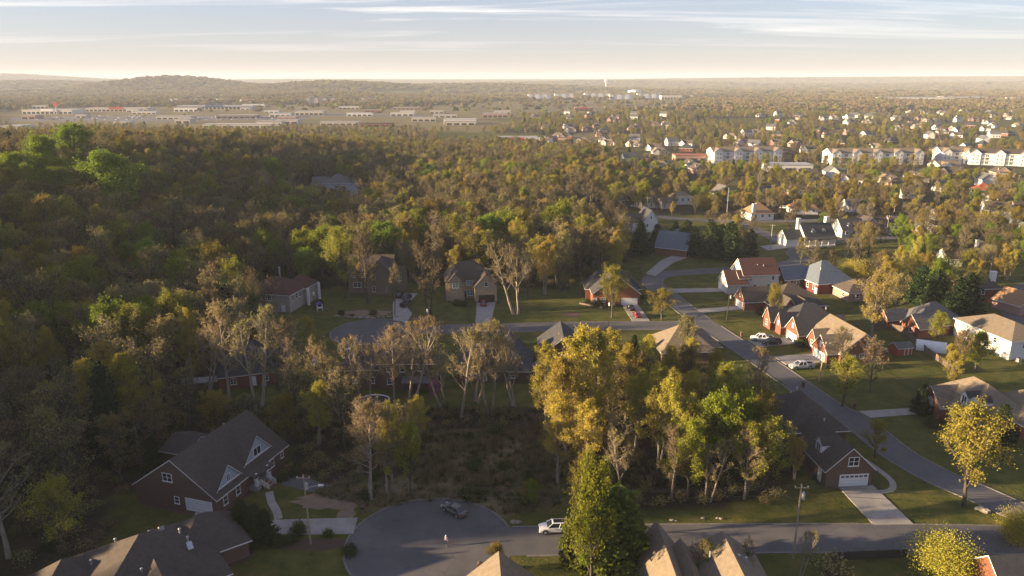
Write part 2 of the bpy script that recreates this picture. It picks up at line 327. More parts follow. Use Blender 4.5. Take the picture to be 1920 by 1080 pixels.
def groundmat():
    m = bpy.data.materials.new('ground_cover'); m.use_nodes = True; t = m.node_tree; b = t.nodes['Principled BSDF']; b.inputs['Roughness'].default_value = 1; b.inputs['Specular IOR Level'].default_value = .1
    co = nn(t, 'ShaderNodeTexCoord').outputs['Object']
    at = nn(t, 'ShaderNodeAttribute', attribute_name='cover'); sp = nn(t, 'ShaderNodeSeparateColor'); t.links.new(at.outputs[0], sp.inputs[0])
    def noise(s, d=5):
        n = nn(t, 'ShaderNodeTexNoise'); n.inputs['Scale'].default_value = s; n.inputs['Detail'].default_value = d; n.inputs['Roughness'].default_value = .65; t.links.new(co, n.inputs[0])
        r = nn(t, 'ShaderNodeMapRange'); r.inputs[1].default_value = .35; r.inputs[2].default_value = .65; t.links.new(n.outputs[0], r.inputs[0]); return r.outputs[0]
    def mix(f, a, b_):
        x = nn(t, 'ShaderNodeMix', data_type='RGBA')
        if isinstance(f, float): x.inputs[0].default_value = f
        else: t.links.new(f, x.inputs[0])
        for i, c in ((6, a), (7, b_)):
            if isinstance(c, tuple): x.inputs[i].default_value = (*c, 1)
            else: t.links.new(c, x.inputs[i])
        return x.outputs[2]
    fine = noise(1.6, 6); big = noise(.07, 6); mid = noise(.28, 5)
    lawn = mix(fine, mix(big, (.052, .074, .012), (.105, .10, .02)), mix(mid, (.03, .045, .009), (.135, .112, .036)))
    wood_ = mix(fine, mix(mid, (.034, .026, .016), (.022, .024, .009)), (.055, .04, .025))  # litter darkened, woodland shade put into its colour
    dry = mix(fine, mix(mid, (.15, .12, .066), (.095, .092, .036)), (.19, .15, .085))
    c = mix(sp.outputs[1], mix(sp.outputs[0], lawn, wood_), dry)
    t.links.new(c, b.inputs['Base Color'])
    bp = nn(t, 'ShaderNodeBump'); bp.inputs['Strength'].default_value = .5; bp.inputs['Distance'].default_value = .12; t.links.new(fine, bp.inputs['Height']); t.links.new(bp.outputs[0], b.inputs['Normal'])
    return m
gme.materials.append(groundmat())
tag(link('ground', gme), kind='structure')
# ------------------------------------------------------------------ roads, kerbs, drives
def smooth_line(pts, n=8):
    P = [Vector((*p, 0)) for p in pts]; out = []
    for i in range(len(P) - 1):
        p0 = P[max(i - 1, 0)]; p1 = P[i]; p2 = P[i + 1]; p3 = P[min(i + 2, len(P) - 1)]
        for k in range(n):
            t = k / n; out.append(.5 * ((2 * p1) + (p2 - p0) * t + (2 * p0 - 5 * p1 + 4 * p2 - p3) * t * t + (3 * p1 - p0 - 3 * p2 + p3) * t ** 3))
    out.append(P[-1]); return [(p.x, p.y) for p in out]
ROADS = []     # (polyline, half width) kept for tree rejection
def normals(L):
    r = []
    for i in range(len(L)):
        a = L[max(i - 1, 0)]; b = L[min(i + 1, len(L) - 1)]; d = math.hypot(b[0] - a[0], b[1] - a[1]) or 1
        r.append((-(b[1] - a[1]) / d, (b[0] - a[0]) / d))
    return r
def road(name, pts, w, z=.03, m=None, smooth=True, parent=None, kind='structure'):
    L = smooth_line(pts) if smooth else pts; N = normals(L); ROADS.append((L, w / 2))
    b = MB()
    for i in range(len(L) - 1):
        q = []
        for (p, n, s) in ((L[i], N[i], -1), (L[i + 1], N[i + 1], -1), (L[i + 1], N[i + 1], 1), (L[i], N[i], 1)):
            q.append((p[0] + n[0] * w / 2 * s, p[1] + n[1] * w / 2 * s, z))
        b.quad(q)
    o = b.build(name, m or asphalt); tag(o, kind=kind); return L
ROADBLOBS = []
def disc(name, cx, cy, r, z, m):
    b = MB(); n = 48
    b.quad([(cx + r * math.cos(2 * math.pi * i / n), cy + r * math.sin(2 * math.pi * i / n), z) for i in range(n)])
    ROADBLOBS.append((cx, cy, r)); return tag(b.build(name, m), kind='structure')
def kerb(L, off0, name='kerb', skip=()):
    """raised concrete kerb along a line, offset to one side"""
    N = normals(L); b = MB(); s = 1 if off0 > 0 else -1
    for i in range(len(L) - 1):
        if any(k((L[i][0] + N[i][0] * off0, L[i][1] + N[i][1] * off0)) for k in skip): continue
        a = [(L[j][0] + N[j][0] * (off0 + d), L[j][1] + N[j][1] * (off0 + d)) for j in (i, i + 1) for d in (0, .3 * s)]
        if s < 0: a = [a[1], a[0], a[3], a[2]]
        p = [(*a[0], 0), (*a[2], 0), (*a[3], 0), (*a[1], 0)]; b.hexa([*p, *[(q[0], q[1], .12) for q in p]])
    tag(b.build(name, kerbm), kind='structure')
def near_disc(cx, cy, r): return lambda p: math.hypot(p[0] - cx, p[1] - cy) < r
def near_seg(L, d): return lambda p: min(math.hypot(p[0] - q[0], p[1] - q[1]) for q in L) < d
LOWER = road('street', [(-14, 100), (0, 99.4), (20, 100), (50, 100.2), (80, 99.6), (105, 98), (160, 92)], 7.2, .030)
disc('street_turning_circle', -12.5, 98.6, 12.6, .034, asphalt)
MAIN = road('street', [(93, 96), (88, 100.8), (82.8, 107.4), (79.3, 113.2), (75.3, 119.3), (72.6, 127), (71.6, 135.6), (70.3, 142.6), (67.8, 149.5), (63.8, 170.4), (59.7, 187.5), (54.5, 211), (50.6, 235), (48.6, 249), (53.5, 260), (66.3, 264.6), (82, 268), (98, 272), (112, 283), (118, 300), (150, 322), (200, 330), (280, 345)], 6.6, .038)
UPPER = road('street', [(-38, 197.5), (-20, 199.5), (0, 201), (25, 202.6), (56, 203)], 7.2, .046)
disc('street_turning_circle', -38.5, 197, 11.8, .05, asphalt)
NORTH = road('street', [(70, 385), (85, 372), (110, 366), (150, 368), (190, 372), (240, 400), (330, 420)], 7.5, .03, asphalt_old)
NORTH2 = road('street', [(118, 300), (116, 330), (112, 366)], 7, .034, asphalt_old)
EASTRD = road('street', [(160, 92), (150, 150), (146, 200), (170, 240), (215, 262), (300, 275)], 6.5, .026, asphalt_old)
def arc(cx, cy, r, a0, a1, n=40): return [(cx + r * math.cos(R(a0 + (a1 - a0) * i / n)), cy + r * math.sin(R(a0 + (a1 - a0) * i / n))) for i in range(n + 1)]
kerb(LOWER, 3.6, skip=(near_disc(-12.5, 98.6, 13), near_seg(MAIN, 7)))
kerb(LOWER, -3.6, skip=(near_disc(-12.5, 98.6, 13), near_seg(MAIN, 7)))
kerb(arc(-12.5, 98.6, 12.6, 20, 340), -.01)
kerb(MAIN, 3.3, skip=(near_seg(LOWER, 4.5), near_seg(EASTRD, 5)))
kerb(MAIN, -3.3, skip=(near_seg(LOWER, 4.5), near_seg(UPPER, 4.6)))
kerb(UPPER, 3.6, skip=(near_disc(-38.5, 197, 12.2), near_seg(MAIN, 4.5)))
kerb(UPPER, -3.6, skip=(near_disc(-38.5, 197, 12.2), near_seg(MAIN, 4.5)))
kerb(arc(-38.5, 197, 11.8, 25, 345), -.01)
PADS = []
def drive(poly, z=.13, m=None, name='driveway'):
    b = MB(); n = len(poly)
    b.quad([(*p, z) for p in poly])
    for i in range(n):
        a, c = poly[i], poly[(i + 1) % n]; b.quad([(*a, 0), (*c, 0), (*c, z), (*a, z)])
    PADS.append(poly); o = b.build(name, m or concrete); return tag(o, kind='structure')
# ------------------------------------------------------------------ tree prototypes
def rot_about(v, ax, a):
    return v * math.cos(a) + np.cross(ax, v) * math.sin(a) + ax * np.dot(ax, v) * (1 - math.cos(a))
def unit(v): return v / (np.linalg.norm(v) + 1e-9)
class TreeMesh:
    def __init__(s): s.V = []; s.Q = []; s.n = 0
    def tube(s, P, Rr, k):
        P = np.asarray(P, float); n = len(P); a0 = s.n
        d = np.gradient(P, axis=0); d /= np.linalg.norm(d, axis=1)[:, None] + 1e-9
        ref = np.where(np.abs(d[:, 2:3]) > .9, np.array([[1., 0, 0]]), np.array([[0, 0, 1.]]))
        a = np.cross(d, ref); a /= np.linalg.norm(a, axis=1)[:, None] + 1e-9; b = np.cross(d, a)
        t = 2 * np.pi * np.arange(k) / k
        V = P[:, None] + (a[:, None] * np.cos(t)[None, :, None] + b[:, None] * np.sin(t)[None, :, None]) * np.asarray(Rr)[:, None, None]
        s.V.append(V.reshape(-1, 3)); s.n += n * k
        I = a0 + np.arange(n * k).reshape(n, k); J = np.roll(I, -1, 1)
        s.Q.append(np.stack([I[:-1], J[:-1], J[1:], I[1:]], -1).reshape(-1, 4))
def curve_branch(r, p, d, L, n, up, wob):
    pts = [p]; st = L / n
    for i in range(n):
        d = unit(d + np.array([0, 0, up]) + r.normal(0, wob, 3)); p = p + d * st; pts.append(p)
    return np.array(pts)
def make_tree(seed, h, tr, cb, spread, limbs, leaf_n, leaf_s, leafm, barkm, twigm, asc=.9, twigs=9, prof='oval', tw_r=.022, stems=1, sub=6, clump=.35):
    r = np.random.default_rng(seed); T = TreeMesh(); tips = []; twb = []; twt = []; twr = []
    for sidx in range(stems):
        off = np.array([0, 0, 0.]) if stems == 1 else np.append(r.normal(0, .5, 2), 0)
        lean = r.normal(0, .03, 2) if stems == 1 else r.normal(0, .12, 2)
        hh = h * (1 if sidx == 0 else r.uniform(.7, .95))
        zz = np.linspace(0, 1, 11); tp = np.stack([off[0] + lean[0] * hh * zz + np.cumsum(r.normal(0, .06, 11)) * (hh / 18), off[1] + lean[1] * hh * zz + np.cumsum(r.normal(0, .06, 11)) * (hh / 18), zz * hh * .97 - .3], -1)
        rr = tr * (1 - zz) ** .85 * (1 + .35 * np.exp(-zz * 25)) + .03
        T.tube(tp, rr, 7)
        nl = limbs // stems
        for i in range(nl):
            f = cb + (1 - cb) * ((i + r.uniform(0, 1)) / nl) ** .9 * .97
            p = np.array([np.interp(f, zz, tp[:, k]) for k in range(3)])
            g = (f - cb) / (1 - cb)
            if prof == 'oval': w = math.sin(math.pi * min(1, .22 + g * .80)) ** .8
            elif prof == 'cone': w = (1 - g) ** .8 + .06
            elif prof == 'vase': w = .55 + .6 * g if g < .75 else 1.0 - (g - .75) * 2.0
            else: w = .8
            L = spread * max(w, .18) * r.uniform(.75, 1.15)
            a = i * 2.4 + r.uniform(-.5, .5); tilt = asc * r.uniform(.75, 1.2) * (1 - .35 * g)
            d = np.array([math.cos(a) * math.sin(tilt), math.sin(a) * math.sin(tilt), math.cos(tilt)])
            lp = curve_branch(r, p, d, L, 6, .06, .14)
            br = min(np.interp(f, zz, rr) * .62, .03 + L * .022)
            T.tube(lp, br * np.linspace(1, .25, 7), 4)
            for j in range(sub):
                q = r.uniform(.25, 1.0); k = q * 6; k0 = min(int(k), 5); bp = lp[k0] + (lp[k0 + 1] - lp[k0]) * (k - k0)
                d0 = unit(lp[k0 + 1] - lp[k0]); ax = unit(r.normal(0, 1, 3)); d1 = unit(rot_about(d0, ax, r.uniform(.4, 1.0)) + np.array([0, 0, .18]))
                L2 = L * r.uniform(.28, .5) * (1.15 - q * .4)
                sp = curve_branch(r, bp, d1, L2, 3, .10, .16)
                T.tube(sp, max(br * .4, .022) * np.linspace(1, .35, 4), 3)
                n = twigs; qq = r.uniform(.15, 1.0, n) * 3; k0 = np.minimum(qq.astype(int), 2)
                b0 = sp[k0] + (sp[k0 + 1] - sp[k0]) * (qq - k0)[:, None]
                dd = unit(sp[-1] - sp[0]) * .7 + r.normal(0, .6, (n, 3)) + np.array([0, 0, .25]); dd /= np.linalg.norm(dd, axis=1)[:, None]
                ln = r.uniform(.5, 1.25, n) * max(.5, min(1.5, L2 * .6))
                twb.append(b0); twt.append(b0 + dd * ln[:, None]); twr.append(np.full(n, tw_r))
                b1 = b0 + dd * (ln * r.uniform(.3, .8, n))[:, None]; d2 = dd + r.normal(0, .6, (n, 3)); d2 /= np.linalg.norm(d2, axis=1)[:, None]
                twb.append(b1); twt.append(b1 + d2 * (ln * .6)[:, None]); twr.append(np.full(n, tw_r * .8))
    trunk = npmesh('trunk', np.concatenate(T.V), [np.concatenate(T.Q)], [barkm], smooth=True)
    B = np.concatenate(twb); E_ = np.concatenate(twt); Rw = np.concatenate(twr); n = len(B)
    d = E_ - B; d /= np.linalg.norm(d, axis=1)[:, None] + 1e-9
    a = np.cross(d, r.normal(0, 1, (n, 3))); a /= np.linalg.norm(a, axis=1)[:, None] + 1e-9; b = np.cross(d, a)
    V = np.stack([B + a * Rw[:, None], B + (-.5 * a + .87 * b) * Rw[:, None], B + (-.5 * a - .87 * b) * Rw[:, None], E_], 1).reshape(-1, 3)
    I = np.arange(n)[:, None] * 4
    TF = np.concatenate([I + np.array([[0, 1, 3]]), I + np.array([[1, 2, 3]]), I + np.array([[2, 0, 3]])])
    Fs = [TF]; Vs = [V]; mi = [0]
    if leaf_n:
        # leaves gather on some twigs more than on others
        wgt = r.random(n) ** 1.5 + .05; idx = r.choice(n, leaf_n, p=wgt / wgt.sum())
        t = r.uniform(.3, 1.05, leaf_n)[:, None]; C = B[idx] + (E_[idx] - B[idx]) * t + r.normal(0, clump * .35, (leaf_n, 3))
        Vl, Ql = leaf_quads(r, C, leaf_s); Vs.append(Vl); Fs.append(Ql + 4 * n); mi.append(1)
    crown = npmesh('crown', np.concatenate(Vs), Fs, [twigm, leafm], mi)
    return trunk, crown
def leaf_quads(r, C, s, flat=0.0):
    n = len(C); a = r.normal(0, 1, (n, 3)); a /= np.linalg.norm(a, axis=1)[:, None]
    b = np.cross(a, r.normal(0, 1, (n, 3))); b /= np.linalg.norm(b, axis=1)[:, None] + 1e-9
    w = s * r.uniform(.6, 1.3, n)[:, None] / 2; l = w * r.uniform(1.0, 1.7, n)[:, None]
    V = np.stack([C - a * w, C - b * l, C + a * w, C + b * l], 1).reshape(-1, 3)
    return V, np.arange(4 * n).reshape(n, 4)
def make_conifer(seed, h, w, leaf_n, leaf_s, leafm, prof=1.0, base=.08):
    r = np.random.default_rng(seed); T = TreeMesh(); zz = np.linspace(0, 1, 8)
    tp = np.stack([np.cumsum(r.normal(0, .03, 8)), np.cumsum(r.normal(0, .03, 8)), zz * h * .96 - .2], -1)
    T.tube(tp, .02 * h * (1 - zz) + .03, 6)
    Cs = []; nb = int(26 + h * 3)
    for i in range(nb):
        f = base + (1 - base) * (i / nb) ** 1.05; L = w * ((1 - f) ** prof * 1.0 + .05) * r.uniform(.7, 1.15); a = i * 2.39996 + r.uniform(-.3, .3)
        p = np.array([np.interp(f, zz, tp[:, 0]), np.interp(f, zz, tp[:, 1]), f * h * .96]); d = np.array([math.cos(a), math.sin(a), r.uniform(.05, .45)])
        lp = curve_branch(r, p, unit(d), L, 4, -.02, .1); T.tube(lp, .012 * h * .25 * np.linspace(1, .3, 5) * (1.2 - f), 3)
        n = max(6, int(leaf_n * (L + .3) / (nb * w * .6))); q = r.uniform(.15, 1.05, n)
        C = np.stack([np.interp(q * 4, np.arange(5), lp[:, k]) for k in range(3)], -1) + r.normal(0, .10 * w + .05, (n, 3)) * np.array([1, 1, .7]); Cs.append(C)
    tipz = r.uniform(.86, 1.0, leaf_n // 30); Cs.append(np.stack([r.normal(0, .12, len(tipz)), r.normal(0, .12, len(tipz)), tipz * h], -1))
    C = np.concatenate(Cs); V, Q = leaf_quads(r, C, leaf_s)
    return npmesh('trunk', np.concatenate(T.V), [np.concatenate(T.Q)], [bark], smooth=True), npmesh('crown', V, [Q], [leafm])
def make_bush(seed, w, h, leaf_n, leaf_s, leafm, twigm=None, ntw=60):
    r = np.random.default_rng(seed); T = TreeMesh(); Cs = []
    for i in range(ntw):
        a = r.uniform(0, 6.28); t = r.uniform(.1, 1.0); d = np.array([math.cos(a) * t, math.sin(a) * t, r.uniform(.5, 1.1)])
        lp = curve_branch(r, np.array([0, 0, 0.]) + np.append(r.normal(0, w * .1, 2), 0), unit(d), h * r.uniform(.7, 1.05), 4, .05, .2)
        lp[:, :2] *= w / h; T.tube(lp, .03 * np.linspace(1, .3, 5), 3)
        n = max(1, leaf_n // ntw); q = r.uniform(.35, 1.05, n)
        Cs.append(np.stack([np.interp(q * 4, np.arange(5), lp[:, k]) for k in range(3)], -1) + r.normal(0, .16 * min(w, h) + .03, (n, 3)))
    C = np.concatenate(Cs); C[:, 2] = np.abs(C[:, 2]); V, Q = leaf_quads(r, C, leaf_s)
    return npmesh('stems', np.concatenate(T.V), [np.concatenate(T.Q)], [twigm or twig], smooth=True), npmesh('crown', V, [Q], [leafm])
PROTO = {}   # kind -> list of (trunk mesh, crown mesh, height, half-width)
def reg(kind, h, w, pair): PROTO.setdefault(kind, []).append((*pair, h, w))
for i in range(4): reg('bare', 16, 5, make_tree(10 + i, 16, .28, .24, 5.9, 24, 1800, .19, L_bud, bark, twig, asc=.95, twigs=11, prof='oval' if i % 2 else 'vase', tw_r=.026, stems=1 + (i == 2)))
for i in range(2): reg('pale', 17, 4.5, make_tree(20 + i, 17, .28, .28, 5.4, 24, 2300, .19, L_bud, bark_p, twig_p, asc=.9, twigs=11, tw_r=.024, stems=1 + i))
for i in range(3): reg('gold', 22, 5, make_tree(30 + i, 22, .34, .18, 5.6, 34, 16000, .21, L_gold, bark_p, twig_p, asc=.85, twigs=8, prof='oval', tw_r=.022, clump=.8, stems=1 + (i == 1)))
for i in range(3): reg('olive', 15, 5.5, make_tree(40 + i, 15, .26, .18, 6.0, 26, 10500, .20, L_olive, bark, twig, asc=.8, twigs=8, prof='oval', clump=.8))
for i in range(3): reg('green', 14, 5, make_tree(50 + i, 14, .26, .14, 5.6, 26, 16000, .21, L_green, bark, twig, asc=.85, twigs=7, prof='oval', clump=.9))
for i in range(2): reg('budding', 16, 5, make_tree(60 + i, 16, .28, .22, 5.8, 26, 5000, .2, L_bud, bark, twig, asc=.75, twigs=9, prof='oval', clump=.5))
reg('round', 15, 7, make_tree(70, 15, .42, .16, 7.4, 26, 6500, .24, L_gold, bark_p, twig_p, asc=.85, twigs=13, prof='vase', tw_r=.03, sub=8, clump=.5))
for i in range(2): reg('cedar', 11, 3, make_conifer(80 + i, 11, 3.0, 7000, .32, L_ever, .75))
reg('pine', 15, 3.4, make_conifer(84, 15, 3.4, 8000, .36, L_ever, .9, .15))
reg('arborvitae', 9, 1.5, make_conifer(86, 9, 1.5, 9000, .24, L_arb, .45, .02))
for i in range(2): reg('shrub', 1.8, 1.5, make_bush(90 + i, 1.5, 1.6, 1500, .16, L_shrub))
reg('goldbush', 5, 3.4, make_bush(93, 3.4, 4.6, 20000, .095, L_gold, twig_p, 110))
reg('pinkbush', 4, 2, make_bush(94, 1.8, 3.6, 1600, .2, L_pink, twig, 60))
reg('brush', 3, 2, make_bush(95, 1.8, 2.6, 420, .16, L_bud, twig, 80))
def far_clump(seed, leafm, w, h, n, s, crowns=1):
    r = np.random.default_rng(seed); Cs = []
    for k in range(crowns):
        d = r.normal(0, 1, (n, 3)); d /= np.linalg.norm(d, axis=1)[:, None]; d[:, 2] = np.abs(d[:, 2]) * 1.0 - .25
        o = np.append(r.normal(0, w * .9, 2) if crowns > 1 else np.zeros(2), 0); sc = r.uniform(.75, 1.15)
        lob = 1 + .25 * np.sin(d[:, 0] * 5 + k) * np.cos(d[:, 1] * 4 + 2 * k)
        Cs.append(o + np.array([0, 0, h * .52 * sc]) + d * np.array([w, w, h * .5]) * sc * (lob * r.uniform(.72, 1.02, n))[:, None])
    V, Q = leaf_quads(r, np.concatenate(Cs), s); return npmesh('canopy', V, [Q], [leafm])
# ------------------------------------------------------------------ house builder
def roof_planes(v):
    """planes as (top polygon, outer-edge flags) for one volume"""
    x0, x1, y0, y1, e, rise, kind = v['x0'], v['x1'], v['y0'], v['y1'], v['e'], v['rise'], v['roof']; ov = v.get('ov', .45); og = v.get('og', .3)
    if kind == 'gx' or kind == 'hx':
        sl = rise / ((y1 - y0) / 2); ym = (y0 + y1) / 2; ze = e - sl * ov; zr = e + rise
        if kind == 'gx':
            a, b = x0 - og, x1 + og
            return [([(a, y0 - ov, ze), (b, y0 - ov, ze), (b, ym, zr), (a, ym, zr)], (1, 1, 0, 1)), ([(b, y1 + ov, ze), (a, y1 + ov, ze), (a, ym, zr), (b, ym, zr)], (1, 1, 0, 1))]
        i = min((y1 - y0) / 2 * v.get('hf', 1.0), (x1 - x0) / 2 - .05); a, b, c, d = x0 - ov, x1 + ov, y0 - ov, y1 + ov; ra, rb = x0 + i, x1 - i
        return [([(a, c, ze), (b, c, ze), (rb, ym, zr), (ra, ym, zr)], (1, 0, 0, 0)), ([(b, d, ze), (a, d, ze), (ra, ym, zr), (rb, ym, zr)], (1, 0, 0, 0)),
                ([(b, c, ze), (b, d, ze), (rb, ym, zr)], (1, 0, 0)), ([(a, d, ze), (a, c, ze), (ra, ym, zr)], (1, 0, 0))]
    w = dict(v); w['x0'], w['x1'], w['y0'], w['y1'] = y0, y1, x0, x1; w['roof'] = 'gx' if kind == 'gy' else 'hx'
    return [([(p[1], p[0], p[2]) for p in pl][::-1], fl[::-1][1:] + fl[::-1][:1]) for pl, fl in roof_planes(w)]
def V(x0, x1, y0, y1, e, rise, roof, z0=0.0, **k): return dict(x0=x0, x1=x1, y0=y0, y1=y1, e=e, rise=rise, roof=roof, z0=z0, **k)
def wall_mb(b, v):
    x0, x1, y0, y1, z0, e = v['x0'], v['x1'], v['y0'], v['y1'], v['z0'], v['e']; r = v['rise']
    b.quad([(x0, y0, z0), (x1, y0, z0), (x1, y0, e), (x0, y0, e)]); b.quad([(x1, y1, z0), (x0, y1, z0), (x0, y1, e), (x1, y1, e)])
    b.quad([(x1, y0, z0), (x1, y1, z0), (x1, y1, e), (x1, y0, e)]); b.quad([(x0, y1, z0), (x0, y0, z0), (x0, y0, e), (x0, y1, e)])
def gable_mb(b, v):
    x0, x1, y0, y1, e, r = v['x0'], v['x1'], v['y0'], v['y1'], v['e'], v['rise']
    if v['roof'] == 'gx':
        ym = (y0 + y1) / 2
        b.quad([(x1, y0, e), (x1, y1, e), (x1, ym, e + r)]); b.quad([(x0, y1, e), (x0, y0, e), (x0, ym, e + r)])
    elif v['roof'] == 'gy':
        xm = (x0 + x1) / 2
        b.quad([(x0, y0, e), (x1, y0, e), (xm, y0, e + r)]); b.quad([(x1, y1, e), (x0, y1, e), (xm, y1, e + r)])
def roof_mbs(vols, T=.2):
    rb, fb = MB(), MB()
    for v in vols:
        if v.get('flat'): continue
        for pl, fl in roof_planes(v):
            top = [(p[0], p[1], p[2] + T) for p in pl]; bot = [(p[0], p[1], p[2] + .01) for p in pl]
            rb.quad(top); rb.quad(bot[::-1]); n = len(pl)
            for i in range(n):
                if fl[i]: fb.quad([bot[i], bot[(i + 1) % n], top[(i + 1) % n], top[i]])
    return rb, fb
def face_frame(v, f):
    """origin transform for a wall face: returns function (u, z, out) -> local point"""
    if f == 'S': return lambda u, z, o: (u, v['y0'] - o, z)
    if f == 'N': return lambda u, z, o: (-u if False else u, v['y1'] + o, z)
    if f == 'E': return lambda u, z, o: (v['x1'] + o, u, z)
    return lambda u, z, o: (v['x0'] - o, u, z)
def slab(b, fr, u0, u1, z0, z1, o0, o1, m=0):
    p = [fr(u0, z0, o1), fr(u1, z0, o1), fr(u1, z0, o0), fr(u0, z0, o0), fr(u0, z1, o1), fr(u1, z1, o1), fr(u1, z1, o0), fr(u0, z1, o0)]
    b.hexa(p, m)
def window(parent, v, f, u, z, w, h, gm=None, fm=None, two=False, arch=False):
    fr = face_frame(v, f); b = MB(); t = .09
    for (a, c, d, e) in ((u - w / 2, u - w / 2 + t, z, z + h), (u + w / 2 - t, u + w / 2, z, z + h), (u - w / 2 + t, u + w / 2 - t, z, z + t), (u - w / 2 + t, u + w / 2 - t, z + h - t, z + h)):
        slab(b, fr, a, c, d, e, 0, .09)
    slab(b, fr, u - w / 2 + t, u + w / 2 - t, z + h / 2 - .03, z + h / 2 + .03, .02, .075)
    if w > 1.2: slab(b, fr, u - .05, u + .05, z + t, z + h - t, .02, .08)
    slab(b, fr, u - w / 2 - .08, u + w / 2 + .08, z - .09, z - .005, 0, .13)
    if arch:
        n = 8; top = z + h
        for i in range(n):
            a0 = math.pi * i / n; a1 = math.pi * (i + 1) / n
            slab(b, fr, u + math.cos(a1) * w / 2, u + math.cos(a0) * w / 2, top + .003, top + max(.05, min(math.sin(a0), math.sin(a1)) * w / 2), .0, .085)
    o = b.build('window', fm or trim, parent)
    p = MB(); slab(p, fr, u - w / 2 + t, u + w / 2 - t, z + t, z + h - t, .005, .035); p.build('pane', gm or glass, o)
    return o
def garage(parent, v, f, u, w, h=2.2, m=None, lights=False):
    fr = face_frame(v, f); b = MB(); slab(b, fr, u - w / 2, u + w / 2, .05, h, .002, .05)
    for k in range(1, 4): slab(b, fr, u - w / 2, u + w / 2, h * k / 4 - .02, h * k / 4 + .02, .05, .065)
    o = b.build('garage_door', m or doorw, parent)
    j = MB()
    for a, c, d, e in ((u - w / 2 - .14, u - w / 2, .05, h + .14), (u + w / 2, u + w / 2 + .14, .05, h + .14), (u - w / 2, u + w / 2, h, h + .14)): slab(j, fr, a, c, d, e, 0, .1)
    j.build('garage_frame', trim if (m is None or m is doorw) else trim_br, o)
    if lights:
        for k in range(6):
            q = MB(); c = u - w / 2 + w * (k + .5) / 6; slab(q, fr, c - .3, c + .3, h - .45, h - .14, .05, .07); q.build('pane', glass, o)
    return o
def door(parent, v, f, u, w=1.0, h=2.15, m=None, z=.1):
    fr = face_frame(v, f); b = MB(); slab(b, fr, u - w / 2, u + w / 2, z, z + h, .002, .06); o = b.build('door', m or trim, parent)
    j = MB()
    for a, c, d, e in ((u - w / 2 - .12, u - w / 2, z, z + h + .12), (u + w / 2, u + w / 2 + .12, z, z + h + .12), (u - w / 2, u + w / 2, z + h, z + h + .12)): slab(j, fr, a, c, d, e, 0, .09)
    j.build('door_frame', trim, o)
def dormer(parent, f, u, base, w, h, face, depth, wm, rm, rise=None):
    """f: facing, u along the wall, face: coordinate of its front, depth back into the roof"""
    rise = rise or w * .5
    if f == 'W': v = V(face, face + depth, u - w / 2, u + w / 2, base + h, rise, 'gx', base)
    elif f == 'E': v = V(face - depth, face, u - w / 2, u + w / 2, base + h, rise, 'gx', base)
    elif f == 'S': v = V(u - w / 2, u + w / 2, face, face + depth, base + h, rise, 'gy', base)
    v['ov'] = .2; v['og'] = .15
    b = MB(); wall_mb(b, v); gable_mb(b, v); o = b.build('dormer', wm, parent)
    r, fb = roof_mbs([v], .12); r.build('dormer_roof', rm, o); fb.build('dormer_trim', trim, o)
    fr = face_frame(v, f); ww, hh = w * .55, h * .75 + rise * .2; q = MB()
    for a, c, d, e in ((u - ww / 2 - .1, u - ww / 2, base + .3, base + .3 + hh), (u + ww / 2, u + ww / 2 + .1, base + .3, base + .3 + hh), (u - ww / 2 - .1, u + ww / 2 + .1, base + .2, base + .3), (u - ww / 2 - .1, u + ww / 2 + .1, base + .3 + hh, base + .4 + hh), (u - .04, u + .04, base + .3, base + .3 + hh)): slab(q, fr, a, c, d, e, 0, .08)
    q.build('window_frame', trim, o); p = MB(); slab(p, fr, u - ww / 2, u + ww / 2, base + .3, base + .3 + hh, .005, .03); p.build('pane', glass, o)
BEDS = [0]
FOOT = [[(-128, 385), (-72, 385), (-80, 445), (-125, 445)]]
